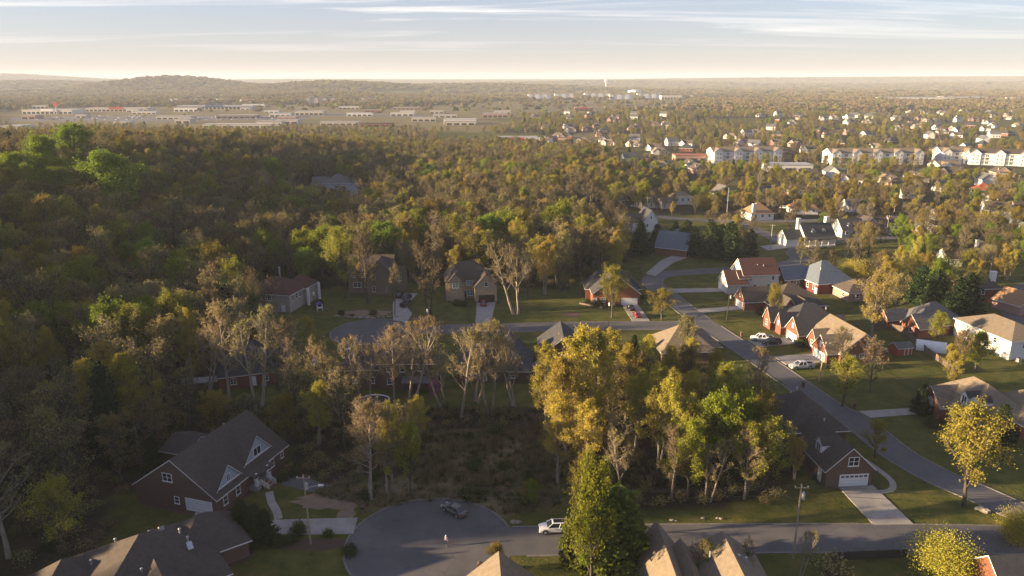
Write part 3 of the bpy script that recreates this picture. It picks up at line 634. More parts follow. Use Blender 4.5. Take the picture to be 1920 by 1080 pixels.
def house(label, loc, rot, vols, wm, rm, wins=(), gars=(), doors=(), dorms=(), chims=(), vents=(), gm=None, trimm=None, name='house', group=None, cat='house', posts=()):
    t = thing(name, (loc[0], loc[1], tz(*loc) if len(loc) < 3 else loc[2]), R(rot), label, cat, group)
    b = MB(); g = MB()
    for v in vols:
        wall_mb(b, v); gable_mb(g if gm else b, v)
    b.build('wall', wm, t)
    if gm and g.f: g.build('gable', gm, t)
    rb, fb = roof_mbs(vols)
    r = rb.build('roof', rm, t); fb.build('fascia', trimm or trim, r)
    for (vi, f, u, z, w, h, *k) in wins: window(t, vols[vi], f, u, z, w, h, *(k[:1]), arch=len(k) > 1 and k[1])
    for (vi, f, u, w, *k) in gars: garage(t, vols[vi], f, u, w, 2.2, *(k))
    for (vi, f, u, *k) in doors: door(t, vols[vi], f, u, *k)
    for d in dorms: dormer(t, *d)
    for (x, y, z0, z1, w, d, m) in chims:
        c = MB(); c.box(x - w / 2, x + w / 2, y - d / 2, y + d / 2, z0, z1); c.box(x - w / 2 - .1, x + w / 2 + .1, y - d / 2 - .1, y + d / 2 + .1, z1, z1 + .18); c.build('chimney', m, t)
    for (x, y, z) in vents:
        c = MB(); c.cyl(x, y, z - .3, z + .45, .13, 8); c.cyl(x, y, z + .45, z + .55, .22, 8, r2=.1); c.build('roof_vent', metal_g, r)
    for (x, y, z0, z1, s) in posts:
        c = MB(); c.box(x - s, x + s, y - s, y + s, z0, z1); c.box(x - s * 1.35, x + s * 1.35, y - s * 1.35, y + s * 1.35, z0, z0 + .25); c.build('column', trim, t)
    ca, sa = math.cos(R(rot)), math.sin(R(rot))
    for v in vols:
        if loc[1] < 300 and v['z0'] < .5 and len(loc) < 3 and tz(*loc) < .01:          # planting bed along the walls
            BEDS[0] += 1; rb_ = random.Random(BEDS[0]); bed = []
            for (xa, ya, xb, yb) in ((v['x0'], v['y0'], v['x1'], v['y0']), (v['x1'], v['y0'], v['x1'], v['y1']), (v['x1'], v['y1'], v['x0'], v['y1']), (v['x0'], v['y1'], v['x0'], v['y0'])):
                nx_, ny_ = (yb - ya), -(xb - xa); ln = math.hypot(nx_, ny_)
                for q in range(6):
                    f = (q + .5) / 6; o_ = rb_.uniform(.35, 1.25); x_, y_ = xa + (xb - xa) * f + nx_ / ln * o_, ya + (yb - ya) * f + ny_ / ln * o_; bed.append((loc[0] + x_ * ca - y_ * sa, loc[1] + x_ * sa + y_ * ca))
            bb = MB(); bb.quad([(*p, .006 + .0006 * BEDS[0]) for p in bed]); tag(bb.build('mulch_bed', mulch), kind='structure')
        if v['z0'] > .5: continue
        FOOT.append([(loc[0] + x * ca - y * sa, loc[1] + x * sa + y * ca) for x, y in ((v['x0'] - 1.6, v['y0'] - 1.6), (v['x1'] + 1.6, v['y0'] - 1.6), (v['x1'] + 1.6, v['y1'] + 1.6), (v['x0'] - 1.6, v['y1'] + 1.6))])
    return t
# ------------------------------------------------------------------ named houses of the two streets
def dormer_big(parent, f, u, base, w, h, face, depth, wm, rm, rise, ww, hh):
    v = V(face - depth, face, u - w / 2, u + w / 2, base + h, rise, 'gx', base, ov=.3, og=.25)
    b = MB(); wall_mb(b, v); gable_mb(b, v); o = b.build('cross_gable', wm, parent)
    r, fb = roof_mbs([v], .16); r.build('gable_roof', rm, o); fb.build('gable_trim', trim, o)
    fr = face_frame(v, f); q = MB(); z0 = base + h + .25
    slab(q, fr, u - w / 2, u + w / 2, base + h - .15, base + h + .02, 0, .1)
    for a, c, d, e in ((u - ww / 2 - .1, u - ww / 2, z0, z0 + hh), (u + ww / 2, u + ww / 2 + .1, z0, z0 + hh), (u - ww / 2 - .1, u + ww / 2 + .1, z0 - .1, z0), (u - ww / 2 - .1, u + ww / 2 + .1, z0 + hh, z0 + hh + .1), (u - .04, u + .04, z0, z0 + hh)): slab(q, fr, a, c, d, e, 0, .08)
    q.build('window_frame', trim, o); p = MB(); slab(p, fr, u - ww / 2, u + ww / 2, z0, z0 + hh, .005, .03); p.build('pane', glass, o)
# A: foreground left, roof with sunlit bands
A = house('brown hip-roofed house in front of the brick house with grey gables, skylights on its roof', (-50, 88), 37,
      [V(-8.4, 8.9, -6.9, 9.7, 3.0, 5.0, 'hx'), V(3.5, 13.6, -.6, 8.4, 2.95, 3.7, 'hx'), V(-13, -5, 1, 8.6, 2.9, 3.1, 'hx'), V(-3, 4.4, -10, -2, 2.9, 3.1, 'gy')], brick_b, roof_br,
      wins=[(0, 'N', -4, 1, 1.2, 1.5), (0, 'N', 0, 1, 1.2, 1.5)], vents=[(4.8, .3, 7.2), (5.4, -1.2, 6.5), (-6, 3.5, 5), (-1, -3.2, 5.4), (-2.5, 6.2, 5.4)])
ar = [c for c in A.children if c.name.startswith('roof')][0]
for (x, y) in ((1.8, 4.1), (3.0, 3.2), (5.4, -2.2)):
    b = MB(); zr = 8.2 - .6 * abs(y - 1.4); sg = 1 if y > 1.4 else -1
    b.hexa([(x - .35, y - .5, zr - .3), (x + .35, y - .5, zr - .3), (x + .35, y + .5, zr - .3), (x - .35, y + .5, zr - .3), (x - .35, y - .5, zr + .12 + .3 * sg), (x + .35, y - .5, zr + .12 + .3 * sg), (x + .35, y + .5, zr + .12 - .3 * sg), (x - .35, y + .5, zr + .12 - .3 * sg)])
    b.build('skylight', metal_g, ar)
# B
B = house('large brown brick house with two grey-sided front gables and a white porch stair', (-62.8, 111), -17.5,
      [V(0, 16, 0, 19.5, 3.1, 5.6, 'gy'), V(-4.5, 1.0, 11, 18.5, 3.0, 1.5, 'gx')], brick_b, roof_br,
      wins=[(0, 'S', 6.9, 4.7, 1.9, 1.5), (0, 'S', 8.3, .9, 1.0, 1.3), (0, 'E', 2.2, .9, 1.1, 1.6), (0, 'E', 5.4, .9, 1.1, 1.6), (0, 'E', 14.6, .9, 1.8, 1.5), (0, 'E', 18, 1.2, .8, 1.2)],
      gars=[(0, 'S', 12.6, 4.9)], doors=[(0, 'E', 10.3, 1.1, 2.2, brick_d, .9)], posts=[(17.2, 8.8, .8, 3.1, .2), (17.2, 11.9, .8, 3.1, .2)], vents=[(6.5, 15, 7.5)])
dormer_big(B, 'E', 12.6, 3.7, 7.4, .5, 14.9, 9, siding_g, roof_br, 3.7, 1.9, 1.4)
dormer_big(B, 'E', 4.1, 3.5, 5.8, .35, 15.4, 8.5, siding_g, roof_br, 3.0, .7, 1.2)
b = MB(); b.box(16.02, 17.6, 8.2, 12.5, 0, .8); b.build('porch_floor', concrete, B)
b = MB(); b.hexa([(16.02, 7.8, 3.15), (17.9, 7.8, 2.75), (17.9, 12.9, 2.75), (16.02, 12.9, 3.15), (16.02, 7.8, 3.33), (17.9, 7.8, 2.93), (17.9, 12.9, 2.93), (16.02, 12.9, 3.33)]); b.build('porch_roof', roof_br, B)
st = link('porch_stair', None, B)
for k in range(5):
    b = MB(); b.box(17.62 + .3 * k, 17.95 + .3 * k, 9.5, 11.3, 0, .8 - .15 * k); b.build('step', brick_r if k % 2 == 0 else concrete, st)
for y in (9.4, 11.4):
    b = MB(); b.hexa([(17.6, y - .04, 1.65), (19.2, y - .04, .85), (19.2, y + .04, .85), (17.6, y + .04, 1.65), (17.6, y - .04, 1.75), (19.2, y - .04, .95), (19.2, y + .04, .95), (17.6, y + .04, 1.75)])
    for k in range(8): x = 17.65 + .21 * k; b.box(x, x + .06, y - .03, y + .03, .72 - .1 * k, 1.7 - .1 * k)
    b.build('railing', trim, st)
for y0, y1 in ((8.3, 9.3), (11.5, 12.4)):
    b = MB(); b.box(17.5, 17.56, y0, y1, 1.6, 1.68)
    for k in range(6): y = y0 + (y1 - y0) * k / 5; b.box(17.5, 17.56, y - .03, y + .03, .8, 1.6)
    b.build('porch_railing', trim, B)
# C, D, E: roofs along the lower edge
house('tan-roofed house whose sunlit north gable peeks up beside the turning circle', (-1.1, 76), 4, [V(-6, 6, -7, 9, 3, 5, 'gy'), V(1.5, 13, -7, 7.6, 2.95, 4.5, 'hx')], brick_r, roof_ta, vents=[(3.6, 5, 6.2), (6.5, 4.4, 6), (8, 4.2, 6)])
house('orange brick house with two tan roof peaks across the street from the lawn', (17.6, 73), 1, [V(0, 6.6, 0, 20, 3, 4.3, 'gy'), V(6.2, 17, -2, 19, 2.95, 5, 'hy', hf=.45), V(3.3, 9, 2, 17.4, 2.9, 3.3, 'gy')], brick_r, roof_ta,
      wins=[(0, 'W', 6, 1, 1.2, 1.5), (0, 'W', 12, 1, 1.2, 1.5)], vents=[(9, 13, 7), (12.5, 12, 7.2), (13.5, 12, 6.8)])
house('orange brick gable house with dark roof at the south side of the street', (64.3, 82.5), 5, [V(0, 15, 0, 8, 3, 3.5, 'gx'), V(6, 16, -7, 3, 2.95, 4, 'hx')], brick_r, roof_ch)
# F
house('brick house with white two-car garage under a gable and one white dormer', (54.1, 115), 5, [V(0, 8.3, 0, 13.5, 3.3, 3.9, 'gy'), V(-1.6, 10, 12.2, 26, 4.6, 4.5, 'hy')], brick_b, roof_br,
      wins=[(0, 'S', 4.6, 3.9, 1.9, 1.7), (1, 'W', 15, 1.2, 1.2, 1.5), (1, 'W', 20, 1.2, 1.2, 1.5), (1, 'E', 18, 1.2, 1.2, 1.5)], gars=[(0, 'S', 5.0, 4.9, doorw, True)], doors=[(0, 'W', 2.2)],
      dorms=[('W', 5.2, 3.8, 2.2, 2.0, .9, 3.4, siding_w, roof_br)], vents=[(4.9, 11.5, 6.8), (3.2, 22, 7.6), (2.6, 20.5, 7.2), (1.5, 17, 6.2), (5.2, 23.5, 8)])
# G
house('orange brick house with arched white window, two white dormers and a tan hip roof', (88.5, 140.5), 8, [V(-.4, 6, .6, 7.2, 3.2, 3.1, 'gx'), V(1.8, 14.5, -7.5, 9.5, 3.2, 5.0, 'hy'), V(10, 21, -9, 4, 3.1, 4.2, 'hx')], brick_r, roof_ta,
      wins=[(0, 'W', 3.9, 1.2, 1.8, 2.2, trim, True), (1, 'S', 5, 1, 1.3, 1.5)], dorms=[('W', -1.2, 4.2, 2.0, 1.9, 3.1, 3.2, siding_w, roof_ch), ('W', -3.9, 4.2, 2.0, 1.9, 3.1, 3.2, siding_w, roof_ch)], chims=[])
# H
house('brick house with tan gable roof and white garage beside the leaning utility pole', (81, 172.6), 8, [V(0, 12, 0, 16, 3, 4.7, 'gy'), V(-3.2, 6, .7, 7.5, 2.9, 3.5, 'gx'), V(-1.4, 4, 9, 13, 2.85, 2.7, 'gx')], brick_r, roof_ta,
      wins=[(0, 'S', 7, 4.3, 1.0, 1.6), (0, 'S', 5.6, 1.3, 1.4, 1.3), (1, 'W', 4.1, 3.5, .8, 1.5, trim), (2, 'W', 11, 1.0, 1.4, 1.7)], gars=[(1, 'W', 4.1, 4.9)], doors=[(0, 'S', 3.4)])
# I
house('brick house with charcoal roof, three small front gables and a white garage', (75.8, 186.6), 8, [V(0, 14, 0, 6.8, 3, 3.7, 'gx'), V(1.6, 16, 6.1, 17.5, 2.95, 4.8, 'hx'), V(-.8, 6, 8.2, 11.2, 3.05, 2.9, 'gx'), V(-1.6, 6, 12.8, 16.8, 3, 3.1, 'gx')], brick_r, roof_ch,
      wins=[(0, 'W', 3.4, 3.8, .8, 1.3, trim), (2, 'W', 9.7, 2.6, .8, 1.2, trim), (3, 'W', 14.8, 1.0, 1.3, 1.6), (0, 'S', 12, 1.2, 1, 1.2)], gars=[(0, 'W', 3.4, 4.9)], doors=[(1, 'W', 7.2)], vents=[(13, 10, 6.5)])
# J
house('brick house with brown roof and small gable over the door beside the cream house', (70.6, 217), 8, [V(0, 9, 0, 6.6, 3, 3.5, 'gx'), V(6.5, 23, -6.5, 8, 2.95, 4.9, 'hx'), V(8.6, 12.2, -7.8, 0, 3, 2.7, 'gy'), V(13.5, 16.5, -7.6, -1, 3, 2.2, 'gy')], brick_r, roof_br,
      wins=[(0, 'W', 3.3, 3.6, .9, 1.1), (2, 'S', 10.4, .9, 1, 1.7), (1, 'S', 18.5, 1, 1.3, 1.5)], gars=[(0, 'W', 3.3, 4.4)])
# K
house('cream two-storey house with maroon roof and attached white garage', (70.6, 235.6), 8, [V(0, 7, 0, 7.6, 3.2, 3.7, 'gx'), V(6.2, 18.6, 2, 11.5, 5.7, 4.4, 'gx'), V(4.4, 8, 1.2, 6.4, 4.9, 2.0, 'gx', z0=0.0)], siding_c, roof_ma,
      wins=[(0, 'W', 3.8, 4.0, 1.4, 1.3), (1, 'S', 8.6, 3.6, 1.1, 1.4), (1, 'S', 16.6, 3.6, 1.0, 1.4), (1, 'S', 10.4, .9, 1, 1.4), (1, 'S', 15.2, .9, 1.1, 1.4), (1, 'W', 9, 6.4, 1, 1.3)], gars=[(0, 'W', 3.8, 4.9)], vents=[(12, 4.6, 8), (14, 4.2, 7.9)])
# L
house('deep red brick house with blue-grey hip roof on the street corner', (100, 235), 16, [V(0, 14, 0, 15, 3.6, 5.6, 'hx', hf=.85), V(-7, 2, 8, 14.2, 3.6, 3.6, 'gx')], brick_d, roof_bl,
      wins=[(0, 'W', 2, 1.2, 1.1, 1.6), (0, 'W', 5.2, 1.2, 1.1, 1.6), (1, 'S', -2.4, 1.0, 2.2, 1.8), (1, 'S', -5.2, 1.1, 1.0, 1.6), (1, 'W', 11.1, 4.2, .8, 1.3), (0, 'S', 10, 1.2, 1.2, 1.5)], doors=[(1, 'W', 11.6), (0, 'W', .9, .9, 1.8)], vents=[(3.5, 4, 7.4)])
house('pink brick house with brown hip roof behind the broad golden tree', G(1590, 566), 8, [V(0, 12, 0, 9, 3, 3.2, 'hx')], brick_p, roof_br, wins=[(0, 'W', 3, 1, 1.2, 1.4), (0, 'S', 3, 1, 1.2, 1.4), (0, 'S', 8, 1, 1.2, 1.4)])
house('brick house with grey roof behind the wooden fence and the olive tree', (110.2, 191.5), 14, [V(0, 6, 0, 6.4, 3, 2.9, 'gx'), V(3.4, 17, 1.2, 13, 2.95, 4.6, 'hx'), V(-2.5, 4, 9, 13, 2.9, 2.2, 'gx')], brick_r, roof_gr,
      wins=[(0, 'S', 4.9, .9, 1.1, 1.2), (0, 'W', 3, 1, 1.2, 1.4)])
house('long pale house with tan roof and white upper walls beside the round green tree', (124.6, 175.6), 10, [V(0, 12, 0, 19, 5.0, 2.7, 'hy')], siding_w, roof_ta, wins=[(0, 'S', 4, 3.0, 1.3, 1.4), (0, 'W', 5, 3.0, 1.2, 1.4), (0, 'W', 10, 3, 1.2, 1.4), (0, 'S', 8.5, 3, 1.2, 1.4)], doors=[(0, 'W', 14)])
house('small brick house with grey hip roof and tall white chimney', (145.5, 226), 6, [V(0, 9, 0, 10, 4.6, 4.2, 'hy')], brick_r, roof_br, wins=[(0, 'W', 3, 2.6, 1.2, 1.4), (0, 'S', 3, 2.6, 1.2, 1.4), (0, 'W', 7, 2.6, 1.2, 1.4)], chims=[(7.2, 2.2, 5, 9.2, 1.7, 1.2, siding_w)])
house('brown gabled house half hidden at the edge of the neighbourhood', (151, 212), 20, [V(0, 10, 0, 9, 3, 3.2, 'gy')], brick_p, roof_or)
# T, U, V, W, X, Y, R, Z on the upper street
house('two-storey tan stone house with teal windows and a dark garage door', (-20.5, 227.4), 7, [V(0, 14, 2.2, 13, 6.7, 4.3, 'hx', hf=.9), V(-.3, 5.4, 0, 9, 6.75, 3.5, 'hy', hf=.8), V(8.6, 15.6, -2.2, 9, 4.9, 4.0, 'gy'), V(.6, 4.6, -.6, 4, 6.7, 2.3, 'gy')], stone_t, roof_br, trimm=trim_br,
      wins=[(1, 'S', 2.6, 1.0, 2.4, 1.9, glass_t), (3, 'S', 2.6, 4.4, 1.9, 1.6, glass_t), (0, 'S', 7.2, 4.4, 1.9, 1.6, glass_t), (0, 'S', 7.3, 1.0, 2.1, 1.9, glass_t), (2, 'S', 12.2, 5.0, 1.1, 1.5), (0, 'W', 8, 4.4, 1.1, 1.5)], gars=[(2, 'S', 12.3, 4.9, doord)], doors=[(1, 'S', 5.0, .1, .1)] if False else [(0, 'S', 5.7, 1.0, 2.2, doord, .4)])
house('two-storey brown house with steep double front gable in the woods', (-53.8, 235.2), 0, [V(0, 14.6, 1.4, 11, 7.6, 4.2, 'gx'), V(6.9, 14.2, -.8, 8, 7.5, 4.0, 'gy'), V(9.4, 12.8, -1.2, 4, 7.4, 2.6, 'gy'), V(14.65, 18.2, 4, 10, 6.0, 1.6, 'gx')], siding_br, roof_br, trimm=trim_br,
      wins=[(1, 'S', 10.4, 5.2, 2.2, 1.7), (1, 'S', 8.8, 1.1, 1.0, 1.9), (1, 'S', 12.4, 1.1, 1.0, 1.9), (0, 'S', 1.8, 5.4, 1.1, 1.4), (0, 'S', 4.9, 5.4, 1.1, 1.4), (0, 'S', 3, 2.0, 2.6, 1.7), (0, 'S', 5.9, 2.0, .9, 1.8), (3, 'S', 16.4, 3.6, 1.4, 1.5)])
house('pale stone house with maroon hip roof and front columns by the turning circle', (-81.5, 218.4), -13, [V(0, 15, 0, 12, 5.6, 3.8, 'hx'), V(8, 15.6, 9, 17, 5.5, 3.0, 'hy')], stone_g, roof_ma,
      wins=[(0, 'S', 1, 3.4, 1.1, 1.6), (0, 'S', 8.4, 3.4, 1.3, 1.5), (0, 'E', 2, 3.4, 1.1, 1.7), (0, 'E', 4.2, 3.4, 1.1, 1.7), (0, 'E', 6.4, 3.4, 1.1, 1.7)], gars=[(0, 'S', 5.6, 4.8)], doors=[(0, 'S', 12.8)], chims=[(7.5, 8.4, 7, 11.6, .4, .4, metal_g)], posts=[(16.6, 8.7, 0, 5.4, .3), (16.6, 15.8, 0, 5.4, .3)])
house('brick house with slate roof standing behind bare trees left of the turning circle', (-66.2, 156.8), 20, [V(0, 12.5, 0, 14, 3.2, 5.0, 'hx'), V(7, 17, 9, 16, 3.1, 3.6, 'gx')], brick_r, roof_ch, doors=[(0, 'S', 7.2, 1.2, 2.2)], wins=[(0, 'S', 3, 1, 1.3, 1.4), (0, 'S', 10, 1, 1.3, 1.4)])
X_ = house('two-storey brown brick house with covered patio behind slender bare trees', (-38.8, 157.9), 1, [V(0, 9.5, 0, 11, 4.7, 4.0, 'hx'), V(8.6, 21.6, -.6, 11.5, 6.4, 4.6, 'hx')], brick_b, roof_br, wins=[(0, 'S', 3, 1.2, 1.1, 1.5), (0, 'S', 7, 1.2, 1.1, 1.5), (1, 'S', 11, 4.2, 1.2, 1.4), (1, 'S', 14, 4.2, 1.2, 1.4), (1, 'S', 18, 4.4, 1.2, 1.3), (1, 'S', 11, 1.2, 1.1, 1.5)])
b = MB(); b.hexa([(14, -3.6, 2.5), (20.4, -3.6, 2.5), (20.4, -.62, 3.1), (14, -.62, 3.1), (14, -3.6, 2.65), (20.4, -3.6, 2.65), (20.4, -.62, 3.25), (14, -.62, 3.25)]); b.build('patio_roof', roof_gr, X_)
for x in (14.2, 20.2): b = MB(); b.box(x - .1, x + .1, -3.5, -3.3, 0, 2.5); b.build('patio_post', trim_br, X_)
house('charcoal hip-roofed house screened by a row of bare trees', (-13, 162.5), -4, [V(0, 17, 0, 13, 3, 5.0, 'hx'), V(8, 15, 8, 17.5, 3.05, 4.6, 'hy')], brick_b, roof_ch, wins=[(0, 'S', 4, 1, 1.4, 1.4), (0, 'S', 9, 1, 1.4, 1.4), (0, 'S', 13, 1, 1.4, 1.4)], doors=[(0, 'S', 6.6)])
house('brick gable house with white garage and a black car on its short drive', (25.2, 223), 0, [V(0, 14.6, 0, 10, 3.7, 5.8, 'gy'), V(-1.5, 16, 7, 16, 3.6, 4.6, 'hx')], brick_r, roof_ch,
      wins=[(0, 'S', 7.4, 4.3, 1.9, 1.4), (0, 'S', 3.6, 4.1, 1, 1.2), (0, 'S', 3.2, 1, 1.4, 1.5)], gars=[(0, 'S', 11.4, 4.7)], doors=[(0, 'S', .7, .9)])
house('tan-roofed house peeking over the golden trees below the street junction', (43.5, 180), 6, [V(-7, 6.5, -6, 6, 3, 4.8, 'hx'), V(0, 9, -3, 7.5, 2.95, 3.8, 'hx')], brick_b, roof_ta)
house('small dark peaked roof between the street and the golden trees', (12.6, 178.5), 0, [V(-5.5, 5.5, -7, 6, 3, 4.2, 'gy')], brick_b, roof_ch)
house('white gabled house with dark roof among the tall cedars', (60.6, 337), 10, [V(0, 6.4, 0, 11, 5.6, 4.6, 'gy'), V(-9, 1, 2, 10, 4.5, 3.4, 'gx')], siding_w, roof_ch, wins=[(0, 'S', 3.2, 6.2, .8, 1.4), (0, 'S', 1.5, 2.6, .9, 1.5)])
house('brick gable house with navy roof and a red car beside it', (57.5, 293.5), -28, [V(0, 13, 0, 11, 3.2, 5.6, 'gx'), V(0, 8, 8, 18, 3.1, 4.6, 'gy')], brick_r, roof_bl, wins=[(0, 'E', 5.5, 4.4, 1, 1.4)], doors=[(0, 'E', 3)])
house('grey-roofed house deep in the hillside woods', (-104, 448), 5, [V(-8, 8, -7, 7, 4.5, 4.4, 'hx'), V(-15, -6, -4, 5, 4.0, 3.4, 'gx'), V(11, 15, -34, -24, 4.5, 3.4, 'gy')], siding_g, roof_gr, wins=[(0, 'S', 0, 1.5, 1.4, 1.5)])
# houses up the hill of the right-hand neighbourhood
def mid(px, py, w, d, e, rise, roof, wm, rm, rot, label, wing=None, **k):
    vs = [V(0, w, 0, d, e, rise, roof)]
    if wing: vs.append(V(*wing[:6], wing[6]))
    wins = [(0, 'S', w * f, e * .45, 1.2, 1.4) for f in (.2, .5, .8)] + [(0, 'W', d * .5, e * .45, 1.2, 1.4)]
    x, y = G(px, py); return house(label, (x, y), rot, vs, wm, rm, wins=wins, **k)
pb = mid(1508, 462, 14, 9, 4.2, 4.6, 'gx', siding_w, roof_ch, 12, 'white house with charcoal roof, two small dormers and a railed front porch', wing=(-8, .4, 1, 8, 3.2, 3.2, 'gx'), chims=[(-.6, 5, 6, 11, 1.3, 1.3, siding_w), (13.4, 6, 6, 11, 1.6, 1.6, siding_w)],
     dorms=[('S', 4.5, 5.0, 1.6, 1.1, 1.2, 2.6, siding_w, roof_ch), ('S', 9.5, 5.0, 1.6, 1.1, 1.2, 2.6, siding_w, roof_ch)], posts=[(x, -1.9, .4, 3.1, .12) for x in (1, 4, 7, 10, 13)], gars=[(1, 'W', 4.5, 4.4)])
b = MB(); b.box(.6, 13.4, -2.2, -.02, 0, .45); b.box(.6, 13.4, -2.16, -2.08, 1.2, 1.28); [b.box(.7 + .4 * k, .76 + .4 * k, -2.15, -2.09, .45, 1.2) for k in range(32)]; b.build('porch', trim, pb)
b = MB(); b.hexa([(.2, -2.5, 3.1), (13.8, -2.5, 3.1), (13.8, -.02, 4.0), (.2, -.02, 4.0), (.2, -2.5, 3.25), (13.8, -2.5, 3.25), (13.8, -.02, 4.15), (.2, -.02, 4.15)]); b.build('porch_roof', roof_ch, pb)
mid(1578, 446, 11, 9, 3.4, 4.2, 'gx', siding_g, roof_ch, 8, 'grey house with charcoal roof and one blue-white dormer', dorms=[('S', 4, 4.3, 1.8, 1.1, 1.3, 2.6, siding_w, roof_ch)])
mid(1612, 440, 10, 9, 3.2, 4.4, 'gy', brick_p, roof_br, 5, 'pink brick gable house with white front door next to a round green tree', wing=(8, 15, 2, 10, 3.1, 3.4, 'gx'))
mid(1668, 436, 13, 10, 3.2, 3.6, 'gx', siding_w, roof_br, -8, 'pale house with brown roof and an open garage holding a car', wing=(9, 17, -2, 7, 3.2, 3.6, 'gy'))
mid(1728, 424, 8, 10, 4.2, 4.0, 'gy', siding_w, roof_br, -12, 'tall narrow white gable house with small white garage', wing=(7, 13, 2, 8, 3, 2, 'gx'))
mid(1408, 414, 12, 11, 3.6, 4.6, 'hx', siding_w, roof_or, 10, 'white house with orange-tan hip roof and white chimney', chims=[(1.4, .8, 2, 8.2, 1.6, 1.2, siding_w)])
mid(1487, 402, 13, 10, 3.0, 4.0, 'hx', siding_w, roof_or, 0, 'white-walled house with low tan hip roof')
mid(1345, 378, 10, 9, 4.4, 4.4, 'gy', siding_w, roof_gr, 14, 'white two-storey gable house behind a thin tall pole', wing=(9, 20, 3, 10, 3.2, 3, 'gx'))
mid(1146, 388, 12, 10, 3.2, 5.2, 'hy', brick_b, roof_br, 30, 'brown steep hip-roofed house with parked cars in front')
mid(1205, 392, 11, 8, 3, 3.2, 'gx', siding_c, roof_ta, 25, 'cream ranch house with long tan roof', wing=(10, 19, -4, 3, 2.8, 2.8, 'gx'))
mid(1262, 384, 11, 8, 4.4, 2.4, 'hx', siding_w, roof_ta, 8, 'white box-like house with flat tan roof')
mid(1424, 374, 12, 9, 3.4, 3.8, 'gx', brick_r, roof_ch, -10, 'brick house with charcoal roof and pale garage', wing=(9, 16, -3, 5, 3, 3, 'gy'))
mid(1480, 366, 13, 9, 3, 3.4, 'hx', siding_c, roof_br, 0, 'cream house with brown hip roof behind bare trees')
mid(1590, 398, 12, 9, 3, 3.2, 'gx', siding_w, roof_gr, 6, 'white house with grey roof deep among brown trees')
mid(1845, 405, 12, 9, 3.4, 3.6, 'gx', siding_w, roof_br, -20, 'white gable house near the two red-roofed houses')
mid(1862, 392, 13, 9, 3.2, 3.6, 'gx', siding_w, roof_ma, 10, 'white house with dark red roof and two dormers', dorms=[('S', 4, 4.2, 1.6, 1, 1.2, 2.4, siding_w, roof_ma), ('S', 9, 4.2, 1.6, 1, 1.2, 2.4, siding_w, roof_ma)])
mid(1832, 366, 10, 8, 3.2, 3.4, 'hx', siding_c, mat('roof_red', (.42, .10, .06), (.33, .08, .05), scale=2), 0, 'small house with bright red roof')
mid(1872, 432, 11, 9, 3.2, 3.4, 'gy', siding_g, roof_ch, -15, 'grey gable house with dark roof at the street bend')
mid(1905, 405, 11, 9, 3.2, 3.4, 'gx', brick_p, roof_br, 0, 'pink brick house next to the dark red roof')
mid(1775, 500, 10, 8, 3, 3, 'gx', siding_w, roof_br, 0, 'white cottage almost hidden among trees above the dark cedars')
mid(1835, 492, 10, 9, 3.4, 3.2, 'gy', brick_r, roof_br, 0, 'brick gable house with white chimney behind wires', chims=[(2, 6, 4, 7.4, 1, 1, siding_w)])
mid(1530, 352, 12, 9, 3, 3.2, 'gx', siding_w, roof_ch, 15, 'white house with charcoal roof under bright green trees')
mid(1690, 372, 12, 9, 3, 3.4, 'gx', siding_c, roof_br, -8, 'cream house with brown roof in the wooded lots')
mid(1765, 360, 12, 9, 3, 3.4, 'gx', siding_w, roof_gr, 12, 'white house with grey roof below the power lines')
mid(1070, 378, 12, 9, 4, 4, 'hx', brick_b, roof_gr, 0, 'brown house with grey hip roof inside the green grove')
# ------------------------------------------------------------------ sheds, fences, driveways
b_ = thing('garden_shed', (*G(1682, 668), 0), R(14), 'red barn-style shed with white trimmed double door and grey roof', 'shed')
v = V(0, 4.6, 0, 3.2, 2.0, 1.1, 'gx', ov=.2, og=.2); m_ = mat('barn_red', (.36, .07, .035), (.28, .05, .03), scale=3, bands=None)
b = MB(); wall_mb(b, v); gable_mb(b, v); b.build('wall', m_, b_); rb, fb = roof_mbs([v], .1); r_ = rb.build('roof', roof_gr, b_); fb.build('fascia', trim, r_)
for u in (2.6, 3.7): door(b_, v, 'S', u, .9, 1.7, m_, .05)
b_ = thing('canopy_shed', (*G(1716, 652), 0), R(-25), 'white arched tarpaulin shelter behind the wooden fence', 'shelter')
b = MB(); n = 10
for i in range(n):
    a0, a1 = math.pi * i / n, math.pi * (i + 1) / n
    b.quad([(0, -1.8 * math.cos(a0), 2.4 * math.sin(a0)), (7, -1.8 * math.cos(a0), 2.4 * math.sin(a0)), (7, -1.8 * math.cos(a1), 2.4 * math.sin(a1)), (0, -1.8 * math.cos(a1), 2.4 * math.sin(a1))])
b.build('tarpaulin', trim, b_, True)
for x in (0.05, 3.5, 6.95): b = MB(); b.tube([(x, -1.78 * math.cos(math.pi * i / 8), 2.36 * math.sin(math.pi * i / 8)) for i in range(9)], .05, 5); b.build('hoop', metal_g, b_)
def fence(pts, label, h=1.7, m=None, bay=2.4):
    t = thing('wooden_fence', (*pts[0], 0), 0, label, 'fence')
    for i in range(len(pts) - 1):
        a, c = Vector((*pts[i], 0)), Vector((*pts[i + 1], 0)); L = (c - a).length; k = max(1, round(L / bay)); ang = math.atan2(c.y - a.y, c.x - a.x)
        for j in range(k):
            p = a + (c - a) * (j / k) - Vector((*pts[0], 0)); Mx = Matrix.Translation(p) @ Matrix.Rotation(ang, 4, 'Z')
            b = MB(); w = L / k
            for q in range(12): x = .06 + (w - .1) * q / 12; b.box(x, x + (w - .1) / 12 - .02, -.02, .02, .08, h - .04 * (q % 2), 0, Mx)
            b.build('panel', m or wood, t)
            b = MB(); b.box(-.05, .05, -.06, .06, 0, h + .1, 0, Mx); b.build('post', m or wood, t)
    return t
